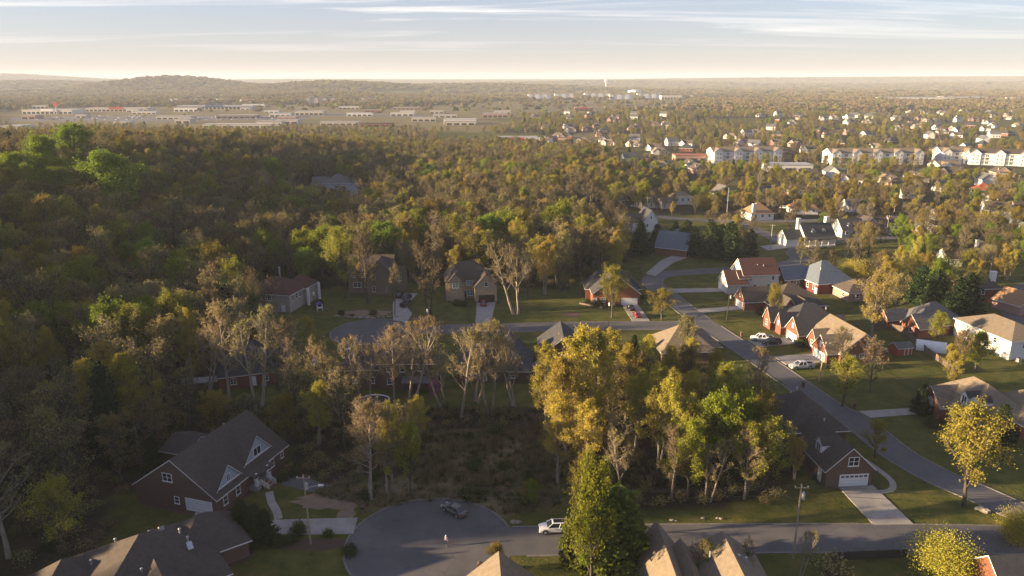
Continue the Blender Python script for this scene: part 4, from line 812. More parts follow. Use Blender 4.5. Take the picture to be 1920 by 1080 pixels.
fence(gp((1690, 622), (1740, 665), (1792, 702)), 'weathered wooden fence running between the lit lawn and the tarpaulin shelter')
fence(gp((1640, 612), (1690, 622)), 'brown wooden fence behind the broad golden tree')
fence(gp((1560, 1052), (1700, 1046)), 'dark board fence beside the street in front of the golden bush', 1.5, mat('dark_fence', (.05, .045, .04), rough=.9))
def poly_px(*p): return [G(*q) for q in p]
drive([(57.2, 103.7), (63.6, 103.7), (62.6, 115.6), (56.4, 115.0)])
drive([(-44.6, 100.8), (-24.6, 101.2), (-24.8, 105.6), (-34, 105.2), (-44.6, 104.6)])
drive([(-46.4, 103.4), (-44.58, 100.8), (-44.58, 104.6), (-48.5, 107.8), (-52, 108.5), (-51, 105.5)])
drive([(-22, 84), (-14, 84.5), (-11, 88.1), (-19, 89.2)])
drive([(-10.6, 205), (-6.2, 205), (-5.6, 216), (-5.2, 226), (-11.2, 225.2), (-10.8, 214)])
drive([(-34.8, 207.8), (-30.4, 205.8), (-30, 214), (-33, 222), (-31, 236), (-38, 236.5), (-37.4, 224)])
drive([(35, 206.6), (40.2, 206.6), (39.4, 222.9), (34.4, 222.9)])
drive([(50.5, 236.5), (70.4, 238.2), (70.4, 242.6), (50.4, 241.5)])
drive([(57.6, 214.8), (70.4, 218.2), (70.2, 222.0), (56.6, 218.5)])
drive([(64.6, 184.8), (75.7, 187.6), (75.0, 192.4), (63.6, 190.2)])
drive([(67.7, 172.4), (77.6, 173.6), (77, 180.0), (66.3, 178.0)])
drive([(74.6, 142.4), (88, 144.6), (88, 147.4), (73.6, 145.6)])
drive([(51.2, 258.2), (62, 279), (70.5, 288.6), (66.4, 293.6), (58.2, 283), (48.5, 262.3)])
drive(poly_px((1440, 470), (1500, 462), (1482, 456), (1425, 462)))
drive([(59.0, 103.62), (59.01, 103.62), (59.01, 103.63)], .05) if False else None
drive([(14, 163.5), (22, 199.0), (17.6, 199.0), (4.5, 172)])
def walk(pts, w, m=None):
    L = smooth_line(pts); N = normals(L); poly = [(p[0] + n[0] * w / 2, p[1] + n[1] * w / 2) for p, n in zip(L, N)] + [(p[0] - n[0] * w / 2, p[1] - n[1] * w / 2) for p, n in zip(L, N)][::-1]
    b = MB(); k = len(L)
    for i in range(k - 1): b.quad([(*poly[i], .07), (*poly[i + 1], .07), (*poly[2 * k - 2 - i], .07), (*poly[2 * k - 1 - i], .07)])
    tag(b.build('footpath', m or concrete), kind='structure'); ROADS.append((L, w / 2))
walk([(62.9, 113.4), (65.2, 114.2), (66.6, 117), (66.2, 121), (65.2, 125)], 1.1)
walk([(-41.5, 113.5), (-40.2, 110.5), (-38.4, 107.5), (-37.4, 105.3)], 1.3)
def patch(pts, z, m, name):
    b = MB(); b.quad([(*p, z) for p in pts]); return tag(b.build(name, m), kind='structure')
def blob(cx, cy, rx, ry, seed, n=22):
    r = random.Random(seed); return [(cx + rx * (1 + r.uniform(-.25, .25)) * math.cos(2 * math.pi * i / n), cy + ry * (1 + r.uniform(-.25, .25)) * math.sin(2 * math.pi * i / n)) for i in range(n)]
patch(blob(-31, 110.5, 5.5, 2.6, 1), .012, dirt, 'bare_soil'); patch(blob(-27, 107, 1.4, 4, 2), .016, dirt, 'bare_soil'); patch(blob(-29.5, 98.6, 6.4, 1.5, 3), .012, mulch, 'mulch_bed')
patch([(-40.3, 116), (-33, 113), (-26.5, 110.9), (-26, 112.6), (-33, 116.4), (-40, 120)], .018, asphalt_old, 'gravel_drive')
patch(blob(-44, 215, 7, 3, 5), .012, dirt, 'bare_soil'); patch(blob(-26, 209.5, 4, 1.6, 8), .014, dirt, 'bare_soil')
patch(blob(18, 213.5, 2.6, 2.4, 6), .014, mulch, 'mulch_bed')
# ------------------------------------------------------------------ vehicles
def paint(n, c): return mat('paint_' + n, c, tuple(x * .92 for x in c), scale=.8, rough=.28, spec=.6)
P_white = paint('white', (.80, .80, .79)); P_grey = paint('grey', (.10, .105, .10)); P_red = paint('red', (.22, .012, .02)); P_black = paint('black', (.014, .015, .018)); P_silver = paint('silver', (.42, .43, .45)); P_navy = paint('navy', (.02, .03, .055)); P_orange = paint('orange', (.45, .11, .04))
lampw = mat('headlamp', (.7, .72, .75), rough=.15); lampr = mat('tail_lamp', (.35, .01, .01), rough=.2)
VSPEC = {'sedan': dict(L=4.75, W=1.82, st=[(-2.37, .62, .80, .72), (-2.25, .90, .92, .86), (-1.55, .98, .96, .90), (.85, .93, .96, .90), (1.5, .86, .94, .88), (2.15, .72, .88, .82), (2.37, .55, .74, .66)], cab=[(-1.95, -1.05, .35, 1.25)], roof=1.45, wb=(1.42, -1.40), wr=.33),
         'suv': dict(L=4.9, W=1.95, st=[(-2.45, .78, .90, .84), (-2.38, 1.06, .96, .93), (-1.6, 1.10, .98, .95), (.95, 1.08, .98, .95), (1.7, 1.02, .96, .92), (2.3, .88, .92, .86), (2.45, .62, .82, .74)], cab=[(-2.33, -2.0, .35, 1.2)], roof=1.80, wb=(1.48, -1.45), wr=.38),
         'pickup': dict(L=5.8, W=2.0, st=[(-2.9, .85, .95, .93), (-2.85, 1.08, .98, .96), (-1.0, 1.10, .99, .97), (1.2, 1.10, .99, .97), (2.1, 1.05, .97, .93), (2.75, .92, .93, .88), (2.9, .65, .84, .76)], cab=[(-1.0, -.75, .75, 1.5)], roof=1.9, wb=(1.85, -1.75), wr=.40)}
def vehicle(kind, pm, loc, heading, label, cat, roofglass=False):
    s = VSPEC[kind]; t = thing(kind, (*loc, .15 if any(inpoly(np.array(loc[0]), np.array(loc[1]), p) for p in PADS) else .055), R(heading), label, cat)
    hw = s['W'] / 2; b = MB(); zb = .28; secs = []
    for (x, zt, w, wt) in s['st']:
        a, c = hw * w, hw * wt * .94; zm = zb + (zt - zb) * .62
        secs.append([(x, -a * .92, zb), (x, -a, zb + .18), (x, -a, zm), (x, -c, zt), (x, c, zt), (x, a, zm), (x, a, zb + .18), (x, a * .92, zb)])
    for i in range(len(secs) - 1):
        for j in range(8): b.quad([secs[i][j], secs[i][(j + 1) % 8], secs[i + 1][(j + 1) % 8], secs[i + 1][j]])
    b.quad(secs[0]); b.quad(secs[-1][::-1]); body = b.build('body', pm, t, False)
    x0, x1, x2, x3 = s['cab'][0]; belt = s['st'][2][1] - .04; zr = s['roof']; a, c = hw * .88, hw * .70
    g = MB(); lo = [(x0, -a, belt), (x3, -a, belt - .03), (x3, a, belt - .03), (x0, a, belt)]; up = [(x1, -c, zr - .06), (x2, -c, zr - .06), (x2, c, zr - .06), (x1, c, zr - .06)]
    g.hexa(lo + up); g.build('windows', glass, t)
    rf = MB(); rf.hexa([(x1 - .06, -c - .02, zr - .08), (x2 + .06, -c - .02, zr - .08), (x2 + .06, c + .02, zr - .08), (x1 - .06, c + .02, zr - .08), (x1 + .04, -c + .08, zr), (x2 - .05, -c + .08, zr), (x2 - .05, c - .08, zr), (x1 + .04, c - .08, zr)])
    for sy in (-1, 1):
        for (p, q) in (((x0, a), (x1, c)), ((x3, a), (x2, c)), (((x0 + x3) / 2 - .1, a), ((x1 + x2) / 2 - .1, c))):
            rf.tube([(p[0], sy * (p[1] + .01), belt - .02), (q[0], sy * (q[1] + .01), zr - .06)], .055, 5)
    ro = rf.build('roof', pm, t)
    if roofglass: q = MB(); q.box(x1 + .25, x2 - .2, -c + .2, c - .2, zr, zr + .015); q.build('sunroof', black, ro)
    for x in s['wb']:
        for sy in (-1, 1):
            w = MB(); y = sy * (hw - .1); r = s['wr']; w.tube([(x, y - .12, r), (x, y + .12, r)], r, 16); wh = w.build('wheel', rubber, t)
            w = MB(); w.tube([(x, y + sy * .1, r), (x, y + sy * .135, r)], r * .62, 12); w.build('rim', metal_g, wh)
            ar = MB(); ar.tube([(x + (r + .07) * math.cos(math.pi * k / 8), sy * (hw * .985), r + (r + .07) * math.sin(math.pi * k / 8)) for k in range(9)], .05, 4); ar.build('wheel_arch', black, body)
    xf, xb = s['st'][-1][0], s['st'][0][0]; zl = s['st'][-1][1]; zt = s['st'][0][1]
    for sy in (-1, 1):
        q = MB(); q.box(xf - .14, xf + .03, sy * hw * .62 - .2, sy * hw * .62 + .2, zl - .02, zl + .13); q.build('headlight', lampw, t)
        q = MB(); q.box(xb - .03, xb + .12, sy * hw * .68 - .16, sy * hw * .68 + .16, zt - .04, zt + .16); q.build('tail_light', lampr, t)
        q = MB(); q.box(x3 - .3, x3 - .1, sy * (hw + .02), sy * (hw + .2), belt, belt + .14); q.build('mirror', pm, t)
    q = MB(); q.box(xf - .1, xf + .035, -hw * .45, hw * .45, zl - .12, zl + .08); q.build('grille', black, t)
    if kind == 'pickup':
        q = MB(); q.box(-2.75, -1.1, -hw * .8, hw * .8, 1.085, 1.125); q.build('bed_liner', black, t)
        q = MB()
        for y0, y1 in ((-hw * .97, -hw * .82), (hw * .82, hw * .97)): q.box(-2.86, -1.03, y0, y1, 1.05, 1.38)
        q.box(-2.9, -2.78, -hw * .82, hw * .82, 1.05, 1.38); q.build('bed_wall', pm, t)
    return t
vehicle('sedan', P_grey, (-9.4, 107.2), -142 + 180 + 100, 'dark grey sedan parked at the edge of the turning circle', 'car')
vehicle('suv', P_white, (6.6, 102.0), 183, 'white pickup-like utility vehicle with dark sunroof parked by the arborvitae', 'car', True)
vehicle('pickup', P_silver, (70.6, 170.2), 188, 'silver pickup truck on the gravel beside the drive of the tan-gabled house', 'truck')
vehicle('pickup', P_white, (67.3, 190.0), 172, 'white pickup truck next to a black car on the drive', 'truck')
vehicle('suv', P_black, (69.0, 187.2), 186, 'black sport utility car next to the white pickup', 'car')
vehicle('sedan', P_red, G(1194, 594), 100, 'dark red car behind the black car on the short drive', 'car')
vehicle('sedan', P_black, G(1182, 581), 100, 'black car right in front of the white garage of the gable house', 'car')
vehicle('sedan', P_red, (-8.9, 223.2), 92, 'red car in front of the dark garage door', 'car')
vehicle('suv', P_navy, (-33.6, 229.5), 80, 'navy sport utility car near the brown house on the upper drive', 'car')
vehicle('suv', P_black, (-36.3, 232), 85, 'black sport utility car closest to the brown house', 'car')
vehicle('pickup', P_navy, (-32.8, 222.6), 70, 'dark pickup lower down the curved drive', 'truck')
vehicle('suv', P_red, (68.2, 291.4), 205, 'red sport utility car beside the navy-roofed brick house', 'car')
vehicle('suv', P_red, (-49.8, 176.5), 100, 'red car parked behind the brown brick house', 'car')
vehicle('sedan', P_white, (-48.4, 172.5), 95, 'white car parked next to the red one behind bare trees', 'car')
vehicle('sedan', P_silver, G(1190, 388), 20, 'silver car at the steep brown hip-roofed house', 'car')
vehicle('sedan', P_black, G(1178, 390), 20, 'black car at the steep brown hip-roofed house', 'car')
vehicle('suv', P_orange, G(1435, 377), 10, 'orange car on the upper street', 'car')
vehicle('sedan', P_white, G(1470, 391), -20, 'white car parked off the upper street', 'car')
vehicle('sedan', P_silver, G(1676, 441), 10, 'silver car by the pink brick gable house', 'car')
# ------------------------------------------------------------------ walking person
def person(loc, heading):
    me = bpy.data.meshes.new('body'); J = {'pel': (0, 0, .95), 'sp': (.01, 0, 1.15), 'ch': (.02, 0, 1.38), 'nk': (.03, 0, 1.52), 'hd': (.06, 0, 1.62), 'hd2': (.07, 0, 1.72),
        'lh': (0, .1, .92), 'lk': (.16, .1, .52), 'la': (.10, .1, .09), 'lt': (.27, .1, .04), 'rh': (0, -.1, .92), 'rk': (.04, -.1, .5), 'ra': (-.24, -.1, .14), 'rt': (-.12, -.1, .03),
        'ls': (.01, .19, 1.42), 'le': (-.08, .25, 1.15), 'lw': (.06, .25, .93), 'lf': (.10, .24, .84), 'rs': (.01, -.19, 1.42), 're': (-.02, -.25, 1.14), 'rw': (.16, -.22, 1.0), 'rf': (.23, -.2, .97)}
    Rd = {'pel': .15, 'sp': .125, 'ch': .14, 'nk': .055, 'hd': .09, 'hd2': .085, 'lh': .095, 'lk': .065, 'la': .042, 'lt': .035, 'rh': .095, 'rk': .065, 'ra': .042, 'rt': .035, 'ls': .065, 'le': .045, 'lw': .032, 'lf': .035, 'rs': .065, 're': .045, 'rw': .032, 'rf': .035}
    K = list(J); E_ = [('pel', 'sp'), ('sp', 'ch'), ('ch', 'nk'), ('nk', 'hd'), ('hd', 'hd2'), ('pel', 'lh'), ('lh', 'lk'), ('lk', 'la'), ('la', 'lt'), ('pel', 'rh'), ('rh', 'rk'), ('rk', 'ra'), ('ra', 'rt'), ('ch', 'ls'), ('ls', 'le'), ('le', 'lw'), ('lw', 'lf'), ('ch', 'rs'), ('rs', 're'), ('re', 'rw'), ('rw', 'rf')]
    me.from_pydata([J[k] for k in K], [(K.index(a), K.index(c)) for a, c in E_], [])
    o = bpy.data.objects.new('tmp', me); COL.objects.link(o); sk = o.modifiers.new('s', 'SKIN'); su = o.modifiers.new('u', 'SUBSURF'); su.levels = 2; su.render_levels = 2
    for i, k in enumerate(K):
        d = me.skin_vertices[0].data[i]; d.radius = (Rd[k], Rd[k]); d.use_root = k == 'pel'
    dg = bpy.context.evaluated_depsgraph_get(); nm = bpy.data.meshes.new_from_object(o.evaluated_get(dg)); bpy.data.objects.remove(o)
    skin = mat('skin', (.45, .27, .19), rough=.6); shirt = mat('shirt_lilac', (.42, .33, .46), rough=.9); legg = mat('leggings', (.03, .035, .06), rough=.9); shoe = mat('shoe', (.55, .53, .52), rough=.8)
    nm.materials.clear()
    for m in (skin, shirt, legg, shoe): nm.materials.append(m)
    for p in nm.polygons:
        c = p.center; p.use_smooth = True
        if c.z < .10: p.material_index = 3
        elif c.z < .97 and abs(c.y) < .19: p.material_index = 2
        elif .97 <= c.z < 1.47 and (abs(c.y) < .2 or c.z > 1.18): p.material_index = 1
    t = thing('person', (*loc, .04), R(heading), 'person in lilac top, dark leggings and white cap walking on the turning circle', 'person')
    link('body', nm, t)
    b = MB(); n = 10
    for k in range(4):
        for j in range(n):
            f = lambda kk, jj: (.07 + .105 * math.cos(kk * .5) * math.cos(2 * math.pi * jj / n), .098 * math.cos(kk * .5) * math.sin(2 * math.pi * jj / n), 1.71 + .1 * math.sin(kk * .5))
            b.quad([f(k, j), f(k, j + 1), f(k + 1, j + 1), f(k + 1, j)])
    b.hexa([(.13, -.07, 1.70), (.25, -.05, 1.685), (.25, .05, 1.685), (.13, .07, 1.70), (.13, -.07, 1.72), (.25, -.05, 1.70), (.25, .05, 1.70), (.13, .07, 1.72)]); b.build('cap', trim, t)
    b = MB(); b.tube([(-.03, 0, 1.68), (-.10, 0, 1.6), (-.10, 0, 1.45)], [.06, .055, .02], 8); b.build('hair', mat('hair', (.06, .035, .02)), t)
    return t
pr = person(G(837, 1024), 250); pr.scale = (1.08,) * 3
# ------------------------------------------------------------------ poles, wires, kerbside things
POLETOP = {}
def pole(key, px, py, h, label, m=None, lean=(0, 0), arm=0, xarm=True, can=True, r=.16):
    x, y = G(px, py); t = thing('utility_pole', (x, y, tz(x, y)), 0, label, 'pole'); b = MB()
    b.tube([(0, 0, -.3), (lean[0] * .5, lean[1] * .5, h * .5), (lean[0], lean[1], h)], [r, r * .85, r * .7], 8); b.build('shaft', m or woodp, t)
    lx, ly = lean
    if xarm:
        b = MB(); b.box(lx - 1.0, lx + 1.0, ly - .2, ly - .08, h - .6, h - .46); b.build('crossarm', m or woodp, t)
        for xx in (-.9, 0, .9): b = MB(); b.cyl(lx + xx, ly - .14, h - .46, h - .26, .06, 6); b.build('insulator', trim, t)
    if can: b = MB(); b.cyl(lx + .38, ly - .1, h - 2.4, h - 1.4, .27, 12); b.cyl(lx + .38, ly - .1, h - 1.4, h - 1.2, .1, 8); b.build('transformer', metal_g, t)
    if arm:
        b = MB(); b.tube([(lx, ly, h - 2.6), (lx + arm * .5, ly, h - 2.0), (lx + arm, ly, h - 1.8)], .05, 6); b.build('lamp_arm', metal_g, t)
        b = MB(); b.hexa([(lx + arm - .1, ly - .16, h - 1.9), (lx + arm + .7, ly - .12, h - 1.86), (lx + arm + .7, ly + .12, h - 1.86), (lx + arm - .1, ly + .16, h - 1.9), (lx + arm - .1, ly - .12, h - 1.68), (lx + arm + .65, ly - .08, h - 1.72), (lx + arm + .65, ly + .08, h - 1.72), (lx + arm - .1, ly + .12, h - 1.68)]); b.build('lamp_head', trim, t)
    POLETOP[key] = (x + lx, y + ly, tz(x, y) + h - .3); return t
pole('a', 583, 1020, 11.8, 'wooden utility pole with grey transformer and white street lamp arm by the pale driveway', lean=(-.3, 0), arm=2.2)
pole('b', 1487, 1048, 12.2, 'pale utility pole with transformer rising before the street opposite the brick garage', lean=(.1, .3), m=woodp)
pole('c', 1535, 716, 10, 'slim leaning utility pole beside the drive of the tan-gabled house', lean=(.6, 0), can=False)
pole('d', 1362, 604, 9.5, 'dark utility pole with small transformer on the verge across from the street junction', m=darkpole, lean=(.3, 0), xarm=False)
pole('e', 1363, 398, 13, 'tall white pole beside the golden round tree on the upper street', m=metal_g, xarm=False, can=False, r=.2)
pole('f', 1444, 470, 11, 'grey utility pole at the white house with the porch', m=metal_g, xarm=True, can=False)
pole('g', 1660, 450, 11, 'utility pole next to the pink brick gable house', lean=(.3, 0), can=False)
pole('h', 1735, 442, 11.5, 'utility pole in front of the tall narrow white house', lean=(.3, 0), can=False)
pole('i', 1905, 365, 12, 'utility pole carrying the power lines beyond the red roof', can=False)
pole('j', 1765, 352, 12, 'utility pole in the middle of the far power line', can=False)
pole('k', 1630, 338, 12, 'utility pole beside the long apartment row', can=False)
pole('l', 1213, 402, 9, 'short utility pole on the sunlit lawn of the upper street', can=False)
def wire(a, c, sag, label, off=(0, 0, 0), n=14):
    p0 = Vector(a) + Vector(off); p1 = Vector(c) + Vector(off); b = MB()
    b.tube([p0 + (p1 - p0) * (i / n) - Vector((0, 0, sag * 4 * (i / n) * (1 - i / n))) for i in range(n + 1)], .032, 3, cap=False)
    tag(b.build('overhead_wire', black), label, 'wire', 'overhead wires')
for dx, dz in ((-.9, 0), (.9, 0), (0, -1.3)):
    wire(POLETOP['a'], POLETOP['b'], 1.6, 'overhead wire strung along the lower street between its two poles', (0, dx * .3, dz))
    wire(POLETOP['b'], (150, 95, 11), 1.8, 'overhead wire leaving the lower street pole to the east', (0, dx * .3, dz))
for dz in (0, -1.1, -1.8): wire(POLETOP['d'], POLETOP['c'], 1.2, 'overhead wire along the main street lawns', (0, 0, dz)); wire(POLETOP['c'], (112, 96, 10), 1.5, 'overhead wire from the leaning pole towards the lower street', (0, 0, dz))
for dx in (-.9, .9): wire(POLETOP['i'], POLETOP['j'], 2, 'far power line wire over the trees', (0, 0, dx * .8)); wire(POLETOP['j'], POLETOP['k'], 2, 'far power line wire over the trees', (0, 0, dx * .8)); wire(POLETOP['f'], (230, 238, 10), 4, 'overhead wire crossing above the cedars', (0, 0, dx)); wire(POLETOP['i'], (420, 330, 12), 2, 'far power line wire over the trees', (0, 0, dx * .8))
def lamppost(px, py, h, label):
    x, y = G(px, py); t = thing('lamp_post', (x, y, 0), 0, label, 'lamp post'); b = MB(); b.cyl(0, 0, 0, h, .09, 8, r2=.06); b.cyl(0, 0, 0, .5, .14, 8); b.build('post', darkpole, t)
    b = MB(); b.cyl(.0, 0, h, h + .75, .2, 10, r2=.26); b.cyl(0, 0, h + .75, h + .95, .28, 10, r2=.05); b.build('lantern', trim, t)
lamppost(803, 634, 7.4, 'dark lamp post with white lantern beside the upper street behind bare trees')
lamppost(1141, 615, 6.6, 'dark lamp post with white lantern in front of the brick gable house')
lamppost(591, 592, 6.4, 'dark lamp post with white lantern near the stone house')
def mailbox(x, y, label):
    t = thing('mailbox', (x, y, 0), 0, label, 'mailbox'); b = MB(); b.box(-.32, .32, -.32, .32, 0, 1.25); b.hexa([(-.36, -.36, 1.25), (.36, -.36, 1.25), (.36, .36, 1.25), (-.36, .36, 1.25), (-.1, -.1, 1.55), (.1, -.1, 1.55), (.1, .1, 1.55), (-.1, .1, 1.55)]); b.build('pillar', brick_b, t)
    b = MB(); b.box(-.16, .16, -.42, -.32, .8, 1.1); b.build('letter_box', black, t)
mailbox(-24.2, 107.2, 'brick mailbox pillar on the bare soil by the pale driveway'); mailbox(-4.6, 92.2, 'brick mailbox pillar on the lawn beside the turning circle'); mailbox(73.2, 147.2, 'brick mailbox pillar at the drive of the arched-window house')
mailbox(66.6, 158.5, 'brick mailbox pillar beside the main street near the small lawn'); mailbox(62.9, 193.4, 'brick mailbox pillar beside the drive with the white pickup'); mailbox(-50.8, 189.6, 'brick mailbox pillar at the left rim of the upper turning circle'); mailbox(47, 262, 'brick mailbox pillar at the street bend')
t = thing('basketball_hoop', (*G(652, 656), 0), 0, 'black basketball hoop beside the upper turning circle', 'basketball hoop')
b = MB(); b.tube([(0, 0, 0), (0, 0, 2.6), (.3, -.5, 3.2)], .07, 6); b.build('post', black, t); b = MB(); b.box(-.5, 1.1, -.66, -.6, 2.9, 3.9); b.build('backboard', black, t); b = MB(); b.tube([(.3 + .23 * math.cos(k * .7), -.9 + .23 * math.sin(k * .7), 3.05) for k in range(10)], .02, 4); b.build('rim', lampr, t); b = MB(); b.box(-.5, .5, -.2, .9, 0, .25); b.build('base', trim, t)
t = thing('trampoline', (*G(703, 756), 0), 0, 'round backyard trampoline with pale rim behind the brown brick house', 'trampoline')
b = MB(); b.tube([(3.2 * math.cos(k * math.pi / 16), 2.4 * math.sin(k * math.pi / 16), .9) for k in range(33)], .14, 6); b.build('rim', trim, t); b = MB(); b.quad([(3.1 * math.cos(k * math.pi / 12), 2.3 * math.sin(k * math.pi / 12), .86) for k in range(24)]); b.build('mat', black, t)
for k in range(6): b = MB(); b.cyl(3.1 * math.cos(k * 1.047), 2.3 * math.sin(k * 1.047), 0, .85, .05, 6); b.build('leg', metal_g, t)
t = thing('slide', (*G(640, 752), 0), R(20), 'small blue plastic slide at the corner of the brown brick house', 'slide')
bl = mat('blue_plastic', (.05, .28, .45), rough=.4); b = MB(); b.hexa([(0, -.3, 0), (1.6, -.3, 1.3), (1.6, .3, 1.3), (0, .3, 0), (0, -.3, .12), (1.6, -.3, 1.42), (1.6, .3, 1.42), (0, .3, .12)]); b.build('chute', bl, t); b = MB(); b.box(1.6, 2.0, -.35, .35, 0, 1.35); b.build('ladder', bl, t)
t = thing('white_fence', (*G(342, 722), 0), R(14), 'low white panel fence beside the slate-roofed house', 'fence')
for k in range(4): b = MB(); b.box(k * 1.9 + .05, k * 1.9 + 1.85, -.04, .04, .1, 1.5); b.build('panel', trim, t)
for k in range(5): b = MB(); b.box(k * 1.9 - .06, k * 1.9 + .06, -.06, .06, 0, 1.65); b.build('post', trim, t)
t = thing('raised_bed', (*G(1086, 570), 0), R(-35), 'long raised garden bed of timber on the lawn left of the brick gable house', 'planter')
b = MB(); b.box(0, 8, 0, .25, 0, .5); b.box(0, 8, 2.3, 2.55, 0, .5); b.box(0, .25, .25, 2.3, 0, .5); b.box(7.75, 8, .25, 2.3, 0, .5); b.build('frame', wood, t); b = MB(); b.box(.25, 7.75, .25, 2.3, 0, .4); b.build('soil', mulch, t)
def rock_obj(x, y, s, seed, label, group=None):
    r = random.Random(seed); b = MB(); n, m = 7, 4; P = {}
    for i in range(m + 1):
        for j in range(n):
            a = math.pi * i / m; q = s * (1 + r.uniform(-.25, .25)); P[i, j] = (q * 1.3 * math.sin(a) * math.cos(2 * math.pi * j / n), q * math.sin(a) * math.sin(2 * math.pi * j / n), q * .6 * math.cos(a) + s * .25)
    for i in range(m):
        for j in range(n): b.quad([P[i, j], P[i, (j + 1) % n], P[i + 1, (j + 1) % n], P[i + 1, j]])
    o = b.build('rock', rockm); o.location = (x, y, 0); tag(o, label, 'rock', group)
rr_ = random.Random(5)
binm = mat('bin_green', (.02, .045, .03), rough=.5)
def ac_unit(x, y, label):
    t = thing('air_conditioner', (x, y, 0), R(8), label, 'air conditioner'); b = MB(); b.box(-.45, .45, -.45, .45, .1, .95); b.build('casing', metal_g, t); b = MB(); b.box(-.55, .55, -.55, .55, 0, .1); b.build('base', concrete, t); b = MB(); b.cyl(0, 0, .95, 1.0, .36, 12); b.build('fan', black, t)
ac_unit(89.6, 172.2, 'grey air conditioning unit at the gable wall of the tan-roofed brick house'); ac_unit(91, 172.4, 'second grey air conditioning unit at the far corner of the tan-roofed brick house'); ac_unit(108.5, 237, 'air conditioning unit behind the blue-grey hip-roofed house'); ac_unit(-57, 159.3, 'air conditioning unit behind the slate-roofed brick house'); ac_unit(90, 189.4, 'air conditioning unit behind the charcoal-roofed brick house'); ac_unit(126.5, 174.6, 'air conditioning unit at the long pale house')
def bin_(x, y, label):
    t = thing('wheeled_bin', (x, y, 0), R(rr_.uniform(0, 90)), label, 'bin'); b = MB(); b.hexa([(-.22, -.25, .08), (.22, -.25, .08), (.22, .25, .08), (-.22, .25, .08), (-.29, -.32, 1.0), (.29, -.32, 1.0), (.29, .32, 1.0), (-.29, .32, 1.0)]); b.build('tub', binm, t); b = MB(); b.box(-.32, .32, -.35, .37, 1.0, 1.08); b.build('lid', binm, t)
    for s_ in (-1, 1): b = MB(); b.tube([(s_ * .24 - .03, .3, .12), (s_ * .24 + .03, .3, .12)], .12, 8); b.build('wheel', rubber, t)
bin_(80.2, 181.6, 'dark green wheeled bin at the drive of the tan-gabled house'); bin_(53.2, 117.6, 'dark green wheeled bin beside the side door of the dormer garage house'); bin_(41.2, 221.6, 'dark green wheeled bin beside the white garage of the brick gable house'); bin_(-4.2, 224.8, 'dark green wheeled bin beside the dark garage door'); bin_(69.8, 243.6, 'dark green wheeled bin beside the cream house garage')
t = thing('playset', (*G(600, 583), 0), R(25), 'purple and white plastic playset on the lawn near the stone house', 'playset'); pum = mat('plastic_purple', (.16, .10, .33), rough=.5)
b = MB(); b.box(-.8, .8, -.6, .6, 1.0, 1.12); b.build('platform', trim, t)
for x_ in (-.75, .75):
    for y_ in (-.55, .55): b = MB(); b.box(x_ - .06, x_ + .06, y_ - .06, y_ + .06, 0, 2.2); b.build('post', trim, t)
b = MB(); b.hexa([(-.95, -.75, 2.2), (.95, -.75, 2.2), (.95, .75, 2.2), (-.95, .75, 2.2), (-.05, -.75, 2.8), (.05, -.75, 2.8), (.05, .75, 2.8), (-.05, .75, 2.8)]); b.build('canopy', pum, t)
b = MB(); b.hexa([(.8, -.3, .95), (2.6, -.3, .1), (2.6, .3, .1), (.8, .3, .95), (.8, -.3, 1.05), (2.6, -.3, .2), (2.6, .3, .2), (.8, .3, 1.05)]); b.build('slide', pum, t)
for i, (px, py) in enumerate([(1260, 976), (1268, 977), (1345, 972), (1352, 973), (1318, 972)]): rock_obj(*G(px, py), rr_.uniform(.18, .3), i, 'pale rock on the grass strip beside the lower street', 'rocks beside the lower street')
for i, (px, py) in enumerate([(1836, 955), (1843, 958), (1849, 960)]): rock_obj(*G(px, py), rr_.uniform(.5, .7), 20 + i, 'pale rock in the small pile under the olive tree on the lawn', 'rocks under the olive tree')
for i in range(16): rock_obj(-52 + 1.15 * i + rr_.uniform(-.3, .3), 209.6 + .25 * abs(i - 8) + rr_.uniform(-.4, .4), rr_.uniform(.35, .7), 40 + i, 'rock edging the bank above the upper turning circle', 'rocks edging the bank')
for i, (px, py) in enumerate([(962, 980), (972, 980)]): rock_obj(*G(px, py), .5, 70 + i, 'tawny boulder by the kerb near the white vehicle', 'boulders by the kerb')
